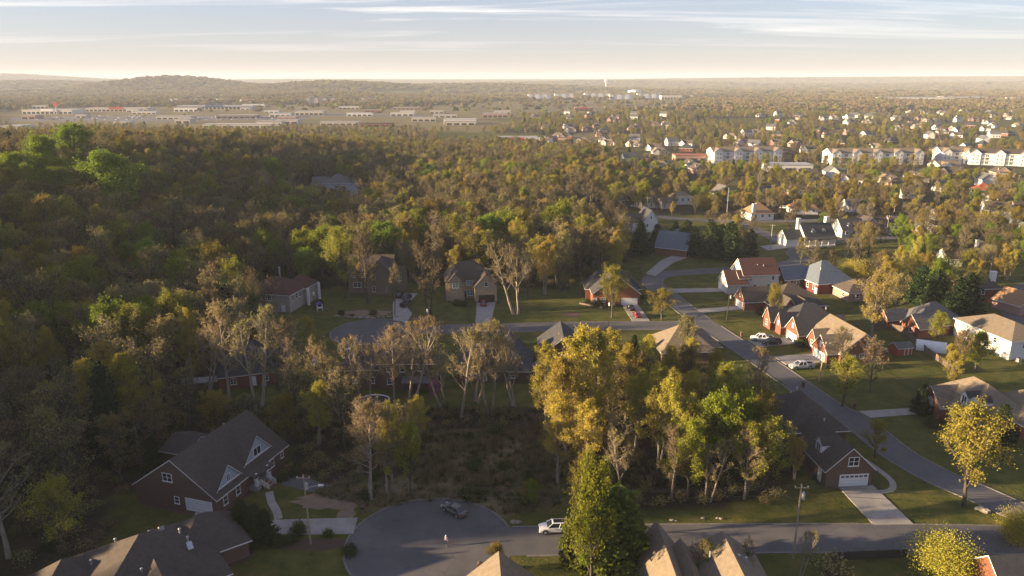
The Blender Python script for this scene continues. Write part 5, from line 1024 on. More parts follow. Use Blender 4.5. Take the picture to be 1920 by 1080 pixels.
# ------------------------------------------------------------------ far buildings
def apartment(loc, rot, bays, label, bw=8.6, d=16, e=9.2, wm=None, rm=None, name='apartment_building', simple=False):
    z = tz(*loc); t = thing(name, (*loc, z), R(rot), label, 'apartments'); L = bays * bw; vols = [V(0, L, 0, d, e, 3.4, 'gx')]
    for i in range(bays):
        if i % 2 == 0: vols.append(V(i * bw + .6, (i + 1) * bw - .6, -1.8, d * .45, e + .05, 3.0, 'gy'))
    b = MB(); [(wall_mb(b, v), gable_mb(b, v)) for v in vols]; b.build('wall', wm or siding_w, t); rb, fb = roof_mbs(vols, .25); r = rb.build('roof', rm or roof_ta, t); fb.build('fascia', trim, r)
    if not simple:
        for i in range(bays):
            for k in range(3):
                if i % 2 == 0:
                    vi = 1 + i // 2; window(t, vols[vi], 'S', (i + .32) * bw, .9 + 3 * k, 1.3, 1.5); window(t, vols[vi], 'S', (i + .68) * bw, .9 + 3 * k, 1.3, 1.5)
                else:
                    q = MB(); q.box(i * bw + .3, (i + 1) * bw - .3, -1.7, -.02, 3 * k + .05, 3 * k + .25); q.box(i * bw + .3, (i + 1) * bw - .3, -1.7, -1.62, 3 * k + 1.1, 3 * k + 1.2); q.build('balcony', trim, t)
                    window(t, vols[0], 'S', (i + .5) * bw, .5 + 3 * k, 2.6, 2.1)
        window(t, vols[0], 'W', d * .5, 4, 1.4, 1.6)
    FOOT.append([(loc[0] - 3, loc[1] * (.9 if loc[1] > 1200 else .965)), (loc[0] + L + 3, loc[1] * (.9 if loc[1] > 1200 else .965)), (loc[0] + L + 3, loc[1] + d + 3), (loc[0] - 3, loc[1] + d + 3)]); return t
apartment(G(1336, 306), 6, 7, 'white three-storey apartment row with tan gables behind the bright green trees')
apartment(G(1556, 309), 2, 9, 'longest white three-storey apartment row with evenly spaced gables')
apartment(G(1762, 306), -4, 3, 'short white three-storey apartment block at the end of the rows')
apartment(G(1815, 308), -22, 5, 'white apartment row with brown roof turned away behind the short block', rm=roof_br)
apartment(G(1762, 325), 4, 2, 'low white gabled clubhouse in front of the short apartment block', e=5, simple=True)
for i, (px, py, n, lb) in enumerate([(990, 185, 6, 'white far apartment block at the left end of the hilltop row'), (1040, 184, 5, 'white far apartment block second in the hilltop row'), (1096, 183, 7, 'white far apartment block before the water tower'), (1143, 186, 6, 'white far apartment block below the storage tank'), (1195, 184, 6, 'white far apartment block right of the storage tank')]):
    apartment(G(px, py), 3, n, lb, bw=14, d=20, e=14, simple=True)
for i, (px, py, n, lb) in enumerate([(318, 193, 4, 'white far apartment block above the strip mall, leftmost roof'), (358, 193, 4, 'white far apartment block above the strip mall, second roof'), (405, 193, 4, 'white far apartment block above the strip mall, third roof'), (450, 194, 4, 'white far apartment block above the strip mall, last roof')]):
    apartment(G(px, py), -6, n, lb, bw=9, d=16, e=9, simple=True)
apartment(G(574, 194), 0, 7, 'grey stone gabled far building standing alone on the field', bw=12, d=18, e=13, wm=stone_g, rm=roof_ch, simple=True)
apartment(G(678, 191), 0, 5, 'brown stone gabled far building beside the wooded hill', bw=10, d=18, e=10, wm=stone_t, rm=roof_ch, simple=True)
def shop(px, py, w, d, h, wm, rm, label, rot=0, sign=None, band=None):
    x, y = G(px, py); t = thing('shop_building', (x, y, tz(x, y)), R(rot), label, 'building'); b = MB(); v = V(0, w, 0, d, h, 0, 'none'); wall_mb(b, v); b.build('wall', wm, t)
    b = MB(); b.box(-.3, w + .3, -.3, d + .3, h, h + .5); b.build('roof', rm, t); fr = face_frame(v, 'S')
    n = max(2, int(w / 9))
    for i in range(n): q = MB(); slab(q, fr, w * (i + .15) / n, w * (i + .85) / n, .4, h * .55, .01, .12); q.build('shop_window', glass, t)
    if band: q = MB(); slab(q, fr, 0, w, h * .62, h * .8, .02, 1.2); q.build('awning', band, t)
    if sign: q = MB(); slab(q, fr, w * .38, w * .62, h * .7, h + 2.2, .1, .5); q.build('sign_panel', sign, t)
    FOOT.append([(x - 4, y * .92), (x + w + 4, y * .92), (x + w + 4, y + d + 4), (x - 4, y + d + 4)]); return t
redp = mat('sign_red', (.5, .05, .04), rough=.5); bluep = mat('sign_blue', (.05, .09, .22), rough=.5); wallb = mat('stucco_beige', (.50, .44, .36), (.42, .37, .30), scale=.4); flat_g = mat('flat_roof', (.33, .33, .33), (.26, .26, .26), scale=.2); flat_w = mat('flat_roof_white', (.40, .40, .39), (.30, .30, .29), scale=.2)
shop(42, 214, 100, 50, 8, siding_c, flat_w, 'large white big-box store with a taller entrance', sign=trim)
shop(160, 209, 135, 40, 7, wallb, flat_g, 'long beige strip mall with a red sign panel', sign=redp)
shop(332, 205, 175, 40, 8, wallb, flat_g, 'longest strip mall with blue awnings below the white apartments', sign=bluep, band=bluep)
shop(405, 222, 70, 30, 5, brick_p, flat_g, 'low shop row with dark front in the parking lots', rot=4); shop(293, 224, 60, 25, 5, wallb, flat_g, 'low beige shop left of the parking lots')
shop(505, 219, 40, 25, 6, siding_c, flat_g, 'small cream shop right of the strip malls'); shop(553, 216, 55, 30, 7, wallb, flat_w, 'beige box shop near the lone stone building')
shop(380, 240, 110, 22, 5, wallb, flat_w, 'long low white-roofed shop just above the tree line'); shop(0, 250, 26, 30, 9, siding_w, flat_w, 'white box building at the tree line on the far left')
shop(684, 212, 34, 16, 6, brick_r, flat_g, 'small red restaurant building on the dry field'); shop(750, 214, 30, 20, 6, siding_c, flat_w, 'small cream building on the dry field'); shop(806, 213, 28, 18, 5, wallb, flat_w, 'small beige building beside the car lots')
shop(832, 233, 50, 30, 7, siding_w, flat_w, 'white low hall with pale roof above the trees', sign=None); shop(772, 228, 40, 24, 6, wallb, flat_g, 'beige shop left of the white hall'); shop(905, 221, 45, 26, 7, brick_p, flat_g, 'pink brick shop right of the white hall'); shop(926, 214, 34, 20, 6, wallb, flat_w, 'beige shop on the road behind the pink brick shop')
shop(676, 238, 46, 24, 5, brick_r, roof_ch, 'red brick building with dark roof at the forest edge'); shop(1078, 208, 40, 20, 7, brick_r, flat_g, 'red fronted building alone on the dry hill field', sign=redp)
shop(932, 266, 45, 16, 5, brick_p, flat_g, 'pink strip of shops among the trees', band=redp); shop(985, 268, 30, 14, 4.5, wallb, flat_w, 'pale small shop beside the pink strip'); shop(1266, 303, 30, 14, 5, brick_p, mat('roof_rust', (.34, .13, .08), rough=.8), 'long rust-roofed building left of the apartment rows')
shop(1495, 179, 110, 50, 9, siding_w, flat_w, 'white far warehouse on the plain'); shop(1655, 189, 230, 70, 10, siding_w, flat_w, 'very long white far warehouse'); shop(1770, 186, 150, 50, 8, wallb, flat_w, 'beige far warehouse past the long white one'); shop(1440, 322, 34, 16, 5, siding_w, flat_w, 'low white hall among bright green trees'); shop(1240, 187, 70, 40, 14, wallb, flat_g, 'dark far building right of the white apartments'); shop(1470, 199, 55, 20, 9, brick_p, flat_g, 'pinkish far school-like building in the woods')
shop(1905, 188, 160, 60, 7, siding_w, flat_w, 'white far shed at the right edge of the plain')
cs = random.Random(8)
for k in range(34):
    px = cs.uniform(10, 900); py = cs.uniform(199, 236); wmx = cs.choice([('white', siding_w, flat_w), ('beige', wallb, flat_g), ('pink brick', brick_p, flat_g), ('cream', siding_c, flat_w)]); x, y = G(px, py)
    if any(abs(f[0][0] - x) < 60 and abs(f[2][1] - y) < 45 for f in FOOT): continue
    o = shop(px, py, cs.uniform(18, 60), cs.uniform(14, 26), cs.uniform(4.5, 8), wmx[1], wmx[2], f'small {wmx[0]} flat-roofed shop scattered on the far commercial strip'); o['group'] = f'{wmx[0]} shops on the far commercial strip'
x, y = G(1136, 167); t = thing('water_tower', (x, y, tz(x, y)), 0, 'white water tower with a ball-shaped tank on a slim stem', 'water tower')
b = MB(); b.cyl(0, 0, 0, 44, 5, 14, r2=3.4); b.build('stem', siding_w, t); b = MB(); b.tube([(0, 0, 42 + 12 - 12 * math.cos(a * math.pi / 8)) for a in range(9)], [max(.3, 13 * math.sin(a * math.pi / 8)) for a in range(9)], 18); b.build('tank', siding_w, t, True)
x, y = G(1190, 178); t = thing('storage_tank', (x, y, tz(x, y)), 0, 'wide white storage tank beside the far apartment row', 'tank'); b = MB(); b.cyl(0, 0, 0, 20, 30, 28); b.build('shell', siding_w, t); b = MB(); b.cyl(0, 0, 20, 24, 30.5, 28, r2=4); b.build('roof', flat_w, t)
x, y = G(107, 214); t = thing('pylon_sign', (x, y, tz(x, y)), 0, 'tall red pylon sign beside the white big-box store', 'sign'); b = MB(); b.box(-1, 1, -1, 1, 0, 14); b.build('post', metal_g, t); b = MB(); b.box(-4, 4, -1.4, 1.4, 14, 24); b.build('panel', redp, t)
# parking lots and far roads
for p in ([(20, 227), (20, 220), (330, 216.5), (610, 217.5), (560, 224), (300, 227.5)], [(570, 211), (800, 216), (800, 220), (560, 216)], [(1250, 300), (1440, 310), (1440, 313), (1250, 304)], [(1540, 314), (1780, 316), (1780, 322), (1540, 319)]):
    patch(gp(*p), .05, asphalt_old, 'parking_lot')
# small far houses: a few kinds, copied
def small_house(wm, rm, w, d, e, rise, roof, wing):
    vols = [V(-w / 2, w / 2, -d / 2, d / 2, e, rise, roof)]
    if wing: vols.append(V(-w / 2 - .8, -w / 2 + 5.4, -d / 2 - 2, d / 2 - 2, e - .1, rise * .85, 'gy'))
    b = MB(); [(wall_mb(b, v), gable_mb(b, v)) for v in vols]; rb, fb = roof_mbs(vols); w_ = MB()
    for u in (-.15, .12, .36): slab(w_, face_frame(vols[0], 'S'), w * u - .6, w * u + .6, 1, 2.5, .01, .06)
    return b.mesh('wall', wm), rb.mesh('roof', rm), fb.mesh('fascia', trim), w_.mesh('windows', glass)
SH = [(small_house(siding_w, roof_br, 13, 9, 3.2, 3.4, 'gx', True), 'white house with brown roof'), (small_house(siding_w, roof_gr, 12, 9, 4.6, 3.6, 'gx', False), 'white house with grey roof'), (small_house(siding_c, roof_ta, 14, 9, 3.1, 3.2, 'hx', True), 'cream house with tan hip roof'), (small_house(brick_p, roof_br, 13, 10, 3.1, 3.8, 'gx', True), 'pink brick house with brown roof'), (small_house(brick_r, roof_ch, 13, 10, 3.2, 3.8, 'hx', False), 'red brick house with dark hip roof')]
hr = random.Random(11); HP = []
def far_house(px, py, where):
    x, y = G(px, py)
    if any((x - a) ** 2 + (y - c) ** 2 < 300 for a, c in HP): return
    HP.append((x, y)); (wm_, rf_, fs_, wn_), lab = hr.choice(SH); t = thing('house', (x, y, tz(x, y)), R(hr.choice((0, 90, 20, -25)) + hr.uniform(-12, 12)), f'small {lab} {where}', 'house', f'{lab}s {where}')
    link('wall', wm_, t); r = link('roof', rf_, t); link('fascia', fs_, r); link('windows', wn_, t); FOOT.append([(x * .94 - 8, y * .94), (x * .94 + 8, y * .94), (x + 9, y + 8), (x - 9, y + 8)])
def cluster(n, x0, x1, y0, y1, where):
    for _ in range(n): far_house(hr.uniform(x0, x1), hr.uniform(y0, y1), where)
cluster(60, 1560, 1920, 204, 246, 'in the dense far suburb on the right'); cluster(26, 1340, 1560, 222, 292, 'among the wooded lots before the apartment rows'); cluster(16, 1560, 1900, 250, 292, 'in the woods behind the apartment rows'); cluster(26, 1000, 1260, 212, 250, 'below the dry hill field'); cluster(34, 70, 240, 168, 192, 'under the far wooded hill on the left'); cluster(14, 1150, 1330, 262, 330, 'in the grove left of the apartment rows'); cluster(16, 1480, 1910, 328, 352, 'between the power lines and the apartment rows'); cluster(12, 690, 860, 160, 172, 'in the far wooded hills'); cluster(18, 1270, 1500, 160, 182, 'on the far plain'); cluster(14, 1010, 1150, 250, 275, 'near the pink strip of shops')
# cars on the far lots
cm = MB(); cm.hexa([(-2.2, -.9, .3), (2.2, -.9, .3), (2.2, .9, .3), (-2.2, .9, .3), (-2.2, -.85, .95), (2.1, -.85, .85), (2.1, .85, .85), (-2.2, .85, .95)]); cm.hexa([(-1.6, -.8, .95), (1.1, -.8, .92), (1.1, .8, .92), (-1.6, .8, .95), (-1.1, -.65, 1.45), (.5, -.65, 1.45), (.5, .65, 1.45), (-1.1, .65, 1.45)])
CM = [cm.mesh('parked_car', p) for p in (P_white, P_silver, P_black, P_red)]; CN = ['white', 'silver', 'black', 'red']
for i in range(110):
    k = hr.choices(range(4), (4, 4, 3, 1))[0]; px = hr.uniform(60, 560); py = hr.choice((218.6, 220, 221.5, 223, 225)) + hr.uniform(-.3, .3); x, y = G(px, py)
    o = link('parked_car', CM[k], None, (x, y, tz(x, y) + .06), R(hr.choice((90, 270)) + hr.uniform(-4, 4))); tag(o, f'tiny {CN[k]} parked car on the far shopping lots', 'car', f'{CN[k]} cars parked on the far shopping lots')
# ------------------------------------------------------------------ trees
def seg_far(x, y, d):
    for L, w in ROADS:
        for p in L:
            if (p[0] - x) ** 2 + (p[1] - y) ** 2 < (w + d) ** 2: return False
    for cx, cy, r in ROADBLOBS:
        if (cx - x) ** 2 + (cy - y) ** 2 < (r + d) ** 2: return False
    return True
def free_mask(x, y, d=1.5):
    ok = np.ones(len(x), bool)
    for L, w in ROADS:
        A_ = np.array(L); sel = (x > A_[:, 0].min() - 12) & (x < A_[:, 0].max() + 12) & (y > A_[:, 1].min() - 12) & (y < A_[:, 1].max() + 12)
        if sel.any():
            q = np.min((x[sel][:, None] - A_[None, :, 0]) ** 2 + (y[sel][:, None] - A_[None, :, 1]) ** 2, 1); ok[np.where(sel)[0][q < (w + d + 1) ** 2]] = False
    for cx, cy, r in ROADBLOBS: ok &= (x - cx) ** 2 + (y - cy) ** 2 > (r + d) ** 2
    for p in FOOT + PADS:
        P_ = np.array(p); sel = (x > P_[:, 0].min()) & (x < P_[:, 0].max()) & (y > P_[:, 1].min()) & (y < P_[:, 1].max())
        if sel.any(): i = np.where(sel)[0]; ok[i[inpoly(x[i], y[i], p)]] = False
    return ok
TREES = []    # (x, y, kind, height, width factor, label or None)
def T(px, py, top, kind, wf=1.0, label=None):
    x, y = G(px, py); TREES.append((x, y, kind, tall(px, py, top), wf, label))
# the golden stand in the middle
for a in [(1090, 850, 604), (1062, 872, 668), (1116, 835, 612), (1022, 800, 640), (1190, 850, 690), (1238, 872, 694), (1215, 745, 628), (1292, 748, 632), (1255, 765, 645), (1335, 745, 650), (1172, 795, 640), (1230, 800, 676), (1288, 835, 690), (1046, 905, 735), (1140, 770, 615), (1092, 915, 745), (1262, 900, 715), (1205, 770, 645)]: T(*a, 'gold', .95)
T(1096, 1012, 860, 'olive', .6, 'tall thin budding tree rising beside the dark arborvitae')
for a in [(1330, 905, 742), (1385, 880, 745), (1290, 930, 790)]: T(*a, 'green', .8)
for a in [(1405, 880, 745), (1385, 835, 722), (1420, 850, 735), (1350, 845, 722), (1430, 915, 790), (1350, 800, 690), (1400, 930, 800), (1300, 900, 760)]: T(*a, 'olive', .95)
for a in [(1325, 940, 825), (1395, 935, 808), (1260, 935, 800), (1165, 935, 790)]: T(*a, 'pale', .9)
T(697, 938, 752, 'pale', 1.05, 'pale-trunked spreading tree at the rim of the lower turning circle'); T(736, 922, 746, 'gold', .7, 'slender golden tree right beside the pale-trunked tree'); T(770, 928, 796, 'olive', .62, 'small yellow-green tree by the kerb of the lower turning circle'); T(725, 925, 765, 'pale', .8)
T(1108, 1108, 880, 'green', .62, 'tall bright yellow-green tree in front of the dark arborvitae hedge')
T(1150, 1078, 915, 'arborvitae', 1.9, 'broad green arborvitae beside the white vehicle'); T(1062, 1064, 975, 'arborvitae', .9, 'narrow dark arborvitae at the white vehicle'); T(1185, 1075, 960, 'arborvitae', 1.2, 'lower arborvitae nearest the two-peaked tan roof'); T(1090, 1070, 960, 'arborvitae', 1.1, 'arborvitae between its narrow and broad neighbours'); T(1120, 1080, 930, 'green', .8, 'lower green leafy tree behind the tall yellow-green one')
T(1805, 948, 766, 'olive', 1.0, 'single yellow-green tree with twisting trunk on the corner lawn'); T(1765, 1085, 1000, 'goldbush', 1.2, 'big rounded golden bush beside the board fence'); T(1905, 1015, 955, 'goldbush', 1.0, 'golden bush above the dark-roofed brick gable'); T(1500, 1085, 985, 'pale', .55, 'spindly bare tree beside the pale utility pole'); T(1315, 1110, 1010, 'budding', .8); T(1395, 1100, 1020, 'bare', .8); T(1560, 1085, 1030, 'brush', 1.2); T(1240, 1090, 1030, 'bare', .6)
T(1725, 778, 716, 'cedar', 1.0, 'dark conical evergreen at the arched-window house'); T(1872, 835, 758, 'cedar', 1.2, 'dark evergreen before the tan hip roof with dormers')
T(1634, 629, 536, 'round', 1.0, 'broad golden round-crowned tree behind the tan-gabled brick house')
T(1640, 858, 790, 'olive', 1.1, 'low dark budding tree on the lawn behind the brick garage house'); T(1413, 742, 640, 'pale', .9, 'bare pinkish tree leaning over the main street verge'); T(1580, 762, 672, 'olive', 1.1, 'low spreading budding tree in front of the tan-gabled brick house'); T(1449, 612, 534, 'olive', .6, 'slim birch-like tree before the brown-roofed brick house')
T(1757, 648, 588, 'olive', 1.1, 'hazy olive tree before the grey-roofed brick house'); T(1828, 694, 624, 'green', 1.15, 'round leafy green tree before the long pale house')
for a in [(1722, 578, 498), (1790, 604, 520), (1748, 590, 505), (1808, 598, 510), (1700, 560, 510)]: T(*a, 'cedar', 1.35)
T(1770, 590, 520, 'bare', 1.0); T(1600, 535, 486, 'goldbush', 1.0, 'compact bright golden tree beyond the blue-grey hip roof'); T(1640, 548, 505, 'bare', .7); T(1560, 520, 470, 'budding', 1.0); T(1500, 500, 445, 'budding', 1.0)
T(1147, 596, 500, 'olive', .9, 'yellow-green tree standing before the brick gable house'); T(1240, 600, 542, 'olive', 1.4, 'low willow-like tree on the corner lawn of the upper street')
T(1022, 552, 440, 'gold', .9, 'tall golden tree right of the tan stone house'); T(968, 590, 447, 'pale', .9, 'tall pale budding tree next to the driveway of the tan stone house'); T(990, 560, 470, 'bare', .9); T(1050, 545, 460, 'bare', .9)
T(806, 590, 470, 'bare', .8, 'thin bare tree between the brown house and the stone house'); T(740, 592, 495, 'bare', .5); T(690, 568, 430, 'bare', .8); T(648, 560, 430, 'olive', .9); T(1085, 520, 440, 'bare', 1)
for a in [(1330, 484, 412), (1368, 488, 415), (1405, 482, 430), (1285, 474, 412), (1300, 480, 425), (1350, 478, 420), (1230, 470, 420), (1200, 480, 415), (1265, 455, 415)]: T(*a, 'cedar', 1.3)
T(1325, 392, 362, 'goldbush', 1.5, 'round golden shrub-like tree by the tall white pole'); T(1390, 432, 392, 'budding', 1.2); T(1380, 445, 400, 'gold', 1.1); T(1410, 440, 405, 'budding', 1.1)
for a in [(770, 768, 584), (692, 775, 620), (868, 778, 600), (922, 772, 606), (962, 765, 612), (830, 765, 620), (740, 760, 610), (895, 752, 590), (430, 750, 568), (482, 768, 582), (525, 730, 600), (545, 760, 600), (640, 790, 650), (600, 780, 640), (455, 690, 560), (395, 735, 600)]: T(*a, 'pale' if a[0] % 3 else 'bare', .85)
T(583, 668, 590, 'gold', .9, 'bright gold bushy tree at the left rim of the upper turning circle'); T(362, 720, 578, 'gold', .85); T(545, 668, 592, 'budding', .8); T(815, 745, 706, 'pinkbush', .7, 'pink flowering shrub at the corner of the brown brick house')
T(230, 480, 345, 'green', 1.2, 'bright green leafing tree on the wooded hillside'); T(110, 470, 350, 'green', 1.0); T(160, 430, 330, 'green', 1.1)
T(320, 935, 900, 'shrub', .8) if False else None
for a in [(455, 1005, 935), (480, 1015, 945), (500, 1020, 955)]: T(*a, 'cedar', 1.3)
T(930, 1072, 1020, 'olive', 1.1, 'low feathery green tree over the peaked tan roof'); T(1000, 955, 900, 'green', .7); T(985, 950, 905, 'olive', .8); T(820, 860, 830, 'brush', 1.0)
for px, py in [(525, 1022), (545, 1018), (655, 1040), (560, 1000), (615, 1005), (690, 935), (668, 880), (700, 590), (660, 595), (858, 572), (870, 574), (640, 590), (1120, 575), (1205, 560), (1100, 570), (1500, 650), (1540, 690), (1425, 590), (1440, 595), (1640, 690), (1745, 800), (1790, 805), (1290, 640), (545, 545), (600, 575), (530, 900), (548, 890), (600, 890)]: TREES.append((*G(px, py), 'shrub', hr.uniform(1.2, 2.4), 1.1, None))
sr = random.Random(77)
for _ in range(40):
    px, py = sr.uniform(800, 1045), sr.uniform(815, 945); TREES.append((*G(px, py), sr.choice(('brush', 'shrub', 'brush')), sr.uniform(.9, 2.4), 1.0, None))
NH = len(TREES)
# random woodland
def jitter(x0, x1, y0, y1, s, seed):
    r = np.random.default_rng(seed); gx, gy = np.meshgrid(np.arange(x0, x1, s), np.arange(y0, y1, s)); gx = gx + r.uniform(-.48, .48, gx.shape) * s; gy = gy + r.uniform(-.48, .48, gy.shape) * s
    return gx.ravel(), gy.ravel()
gx, gy = jitter(-520, 320, -140, 640, 6.4, 21)
w_ = in_woods(gx, gy); c_, f_ = cover(gx, gy)
keep = w_ | ((gy > 330) & (rng.random(len(gx)) < c_ * .55)) | ((gx > 75) & (gy > 130) & (gy <= 330) & (rng.random(len(gx)) < .10)) | ((gx < -70) & (gy < 100))
vis = (np.abs(gx) < gy * .72 + 25) | ((gx < 0) & (gx > -520))
LOTS = [(gp((1590, 500), (1940, 500), (1940, 575), (1840, 592), (1700, 560), (1600, 532)), .42), (gp((1540, 425), (1940, 445), (1940, 500), (1630, 500)), .5), (gp((1640, 560), (1700, 560), (1740, 600), (1660, 620)), .2), (gp((1840, 590), (1940, 570), (1940, 610)), .3)]
for p_, d_ in LOTS: keep |= inpoly(gx, gy, p_) & (rng.random(len(gx)) < d_)
thin = (gx < -60) & (gy > 66 + .14 * (gx + 50)) & (gy < 97 + .14 * (gx + 50)); keep &= ~thin | (rng.random(len(gx)) < .06)  # gap added in the trees towards the sun, lets light onto foreground roofs
lots = (gx > -76) & (gx < 14) & (gy > 138) & (gy < 186); keep &= ~lots | (rng.random(len(gx)) < .16)
grove = inpoly(gx, gy, WOODS[1]) & (gy < 150); keep &= ~grove | (rng.random(len(gx)) < .45)
nj = (gx > 8) & (gx < 58) & (gy > 150) & (gy < 198); keep &= ~nj | (rng.random(len(gx)) < .12)
keep &= vis & free_mask(gx, gy, 2.0); gx, gy = gx[keep], gy[keep]
hx, hy = np.array([t[0] for t in TREES]), np.array([t[1] for t in TREES])
far_from_hand = np.min((gx[:, None] - hx[None]) ** 2 + (gy[:, None] - hy[None]) ** 2, 1) > 14; gx, gy = gx[far_from_hand], gy[far_from_hand]
KN = ['bare', 'pale', 'gold', 'olive', 'green', 'budding', 'cedar', 'pine']
def kinds_at(x, y, r):
    n1 = vnoise(x, y, 45, 31); n2 = vnoise(x, y, 60, 32); right = sstep((x - 40) / 60 + (y - 420) / 300)
    P_ = np.stack([.50 - .22 * right,   .05 + 0 * x, .07 + .18 * (n1 > .62) + .03 * right, .14 + .12 * right, .015 + .22 * (n2 > .72) + .05 * right, .20 + .05 * right, .05 + 0 * x, .02 + 0 * x], -1); P_ /= P_.sum(1)[:, None]
    return (np.cumsum(P_, 1) > r.random(len(x))[:, None]).argmax(1)
kk = kinds_at(gx, gy, rng); hts = rng.uniform(11.5, 19.5, len(gx)) * np.where(gy > 330, .85, 1.0) * np.where((gx > 75) & (gy > 120), .72, 1)
# lower growth round the lots between the two streets
hts = np.where((gx > -70) & (gx < 60) & (gy > 106) & (gy < 185), hts * .72, hts)
for i in range(len(gx)): TREES.append((gx[i], gy[i], KN[kk[i]], hts[i] * (.62 if KN[kk[i]] == 'cedar' else 1), rng.uniform(.85, 1.15), None))
KNAME = {'bare': 'bare_tree', 'pale': 'pale_barked_tree', 'gold': 'golden_tree', 'olive': 'budding_tree', 'green': 'leafy_tree', 'budding': 'brown_budding_tree', 'round': 'round_crowned_tree', 'cedar': 'cedar_tree', 'pine': 'pine_tree', 'arborvitae': 'arborvitae', 'shrub': 'shrub', 'goldbush': 'golden_bush', 'pinkbush': 'flowering_shrub', 'brush': 'twiggy_shrub'}
KLAB = {'bare': 'leafless brown fine-twigged tree', 'pale': 'leafless tree with pale trunk and fine tan twigs', 'gold': 'tall tree with golden young leaves', 'olive': 'tree in thin yellow-green young leaf', 'green': 'tree in full bright green leaf', 'budding': 'brown tree thick with tan buds', 'round': 'broad golden tree', 'cedar': 'dark green cedar-like evergreen', 'pine': 'tall dark pine-like evergreen', 'arborvitae': 'dense upright arborvitae', 'shrub': 'low dark green garden shrub', 'goldbush': 'golden bush', 'pinkbush': 'pink shrub', 'brush': 'low twiggy leafless shrub'}
def on_screen(x, y, h):
    if y < 40: return False
    z = tz(x, y); p = PJ(x, y, z + h * .7); return -20 < p[0] < 1940 and p[1] < 1120
cand = sorted([(math.hypot(t[0], t[1]), i) for i, t in enumerate(TREES) if i >= NH and on_screen(t[0], t[1], t[3])])
single = set(range(NH)) | {i for d, i in cand[:290 - sum(1 for t in TREES[:NH] if t[2] != 'shrub')]}
rt = random.Random(3); STUFF = []
for i, (x, y, k, h, wf, lab) in enumerate(TREES):
    ps = PROTO[k]; j = rt.randrange(len(ps)); tr_, cr_, h0, w0 = ps[j]; s = h / h0; rz = rt.uniform(0, 6.28)
    if i in single:
        wh = 'on the slope beside the porch-stair house' if (x < -40 and y < 150) else 'between the two streets' if (y < 198 and x < 60) else 'on the wooded hill' if x < -84 else 'behind the upper street houses' if (x < 52 and y < 330) else 'among the brick houses east of the main street' if y < 300 else 'around the houses of the north street'
        lab2 = lab or f'{KLAB[k]} {wh}'
        o = thing(KNAME[k], (x, y, tz(x, y) - .05), rz, lab2, 'shrub' if k in ('shrub', 'brush', 'pinkbush') else 'tree', None if lab else KNAME[k].replace('_', ' ') + 's ' + wh); wfs = s * wf if k not in ('shrub',) else s * 1.1
        o.scale = (wfs, wfs, s); link('stems' if 'stems' in tr_.name else 'trunk', tr_, o); link('crown', cr_, o)
    else: STUFF.append((x, y, k, j, s, wf, rz))
# woodland beyond: instanced, nobody could count it
def instancer(name, pts, pairs, label, cat='woodland'):
    """pts: (x, y, z, sx, sz, rz, index); pairs: list of mesh tuples placed together"""
    cols = []
    for q in range(max(len(p) for p in pairs)):
        c = bpy.data.collections.new(f'{name}_{q}'); cols.append(c)
        for i, p in enumerate(pairs):
            o = bpy.data.objects.new(f'p{i:03d}_{name}_{q}', p[q]); c.objects.link(o)
    pts = np.array(pts, float); me = bpy.data.meshes.new(name); me.vertices.add(len(pts)); me.vertices.foreach_set('co', pts[:, :3].astype(np.float32).ravel())
    a = me.attributes.new('scl', 'FLOAT_VECTOR', 'POINT'); a.data.foreach_set('vector', np.stack([pts[:, 3], pts[:, 3], pts[:, 4]], -1).astype(np.float32).ravel())
    a = me.attributes.new('rot', 'FLOAT_VECTOR', 'POINT'); a.data.foreach_set('vector', np.stack([0 * pts[:, 5], 0 * pts[:, 5], pts[:, 5]], -1).astype(np.float32).ravel())
    a = me.attributes.new('idx', 'INT', 'POINT'); a.data.foreach_set('value', pts[:, 6].astype(np.int32))
    o = link(name, me); g = bpy.data.node_groups.new(name, 'GeometryNodeTree'); g.interface.new_socket('Geometry', in_out='INPUT', socket_type='NodeSocketGeometry'); g.interface.new_socket('Geometry', in_out='OUTPUT', socket_type='NodeSocketGeometry')
    gi = g.nodes.new('NodeGroupInput'); go = g.nodes.new('NodeGroupOutput'); jn = g.nodes.new('GeometryNodeJoinGeometry')
    def attr(n, t): q = g.nodes.new('GeometryNodeInputNamedAttribute'); q.data_type = t; q.inputs[0].default_value = n; return q.outputs[0]
    for c in cols:
        ci = g.nodes.new('GeometryNodeCollectionInfo'); ci.inputs[0].default_value = c; ci.inputs[1].default_value = True; ci.inputs[2].default_value = True
        ip = g.nodes.new('GeometryNodeInstanceOnPoints'); ip.inputs['Pick Instance'].default_value = True; e2 = g.nodes.new('FunctionNodeEulerToRotation')
        g.links.new(gi.outputs[0], ip.inputs['Points']); g.links.new(ci.outputs[0], ip.inputs['Instance']); g.links.new(attr('idx', 'INT'), ip.inputs['Instance Index'])
        g.links.new(attr('rot', 'FLOAT_VECTOR'), e2.inputs[0]); g.links.new(e2.outputs[0], ip.inputs['Rotation']); g.links.new(attr('scl', 'FLOAT_VECTOR'), ip.inputs['Scale']); g.links.new(ip.outputs[0], jn.inputs[0])
    g.links.new(jn.outputs[0], go.inputs[0]); md = o.modifiers.new('scatter', 'NODES'); md.node_group = g
    return tag(o, label, cat, kind='stuff')
FL = [(k, j) for k in KN for j in range(len(PROTO[k]))]; FI = {q: i for i, q in enumerate(FL)}
pts = [(x, y, tz(x, y) - .05, s * wf, s, rz, FI[k, j]) for x, y, k, j, s, wf, rz in STUFF if (k, j) in FI]
gx, gy = jitter(-1200, 1200, 640, 1560, 8.6, 41); sel = np.abs(gx) < gy * .72 + 30; gx, gy = gx[sel], gy[sel]
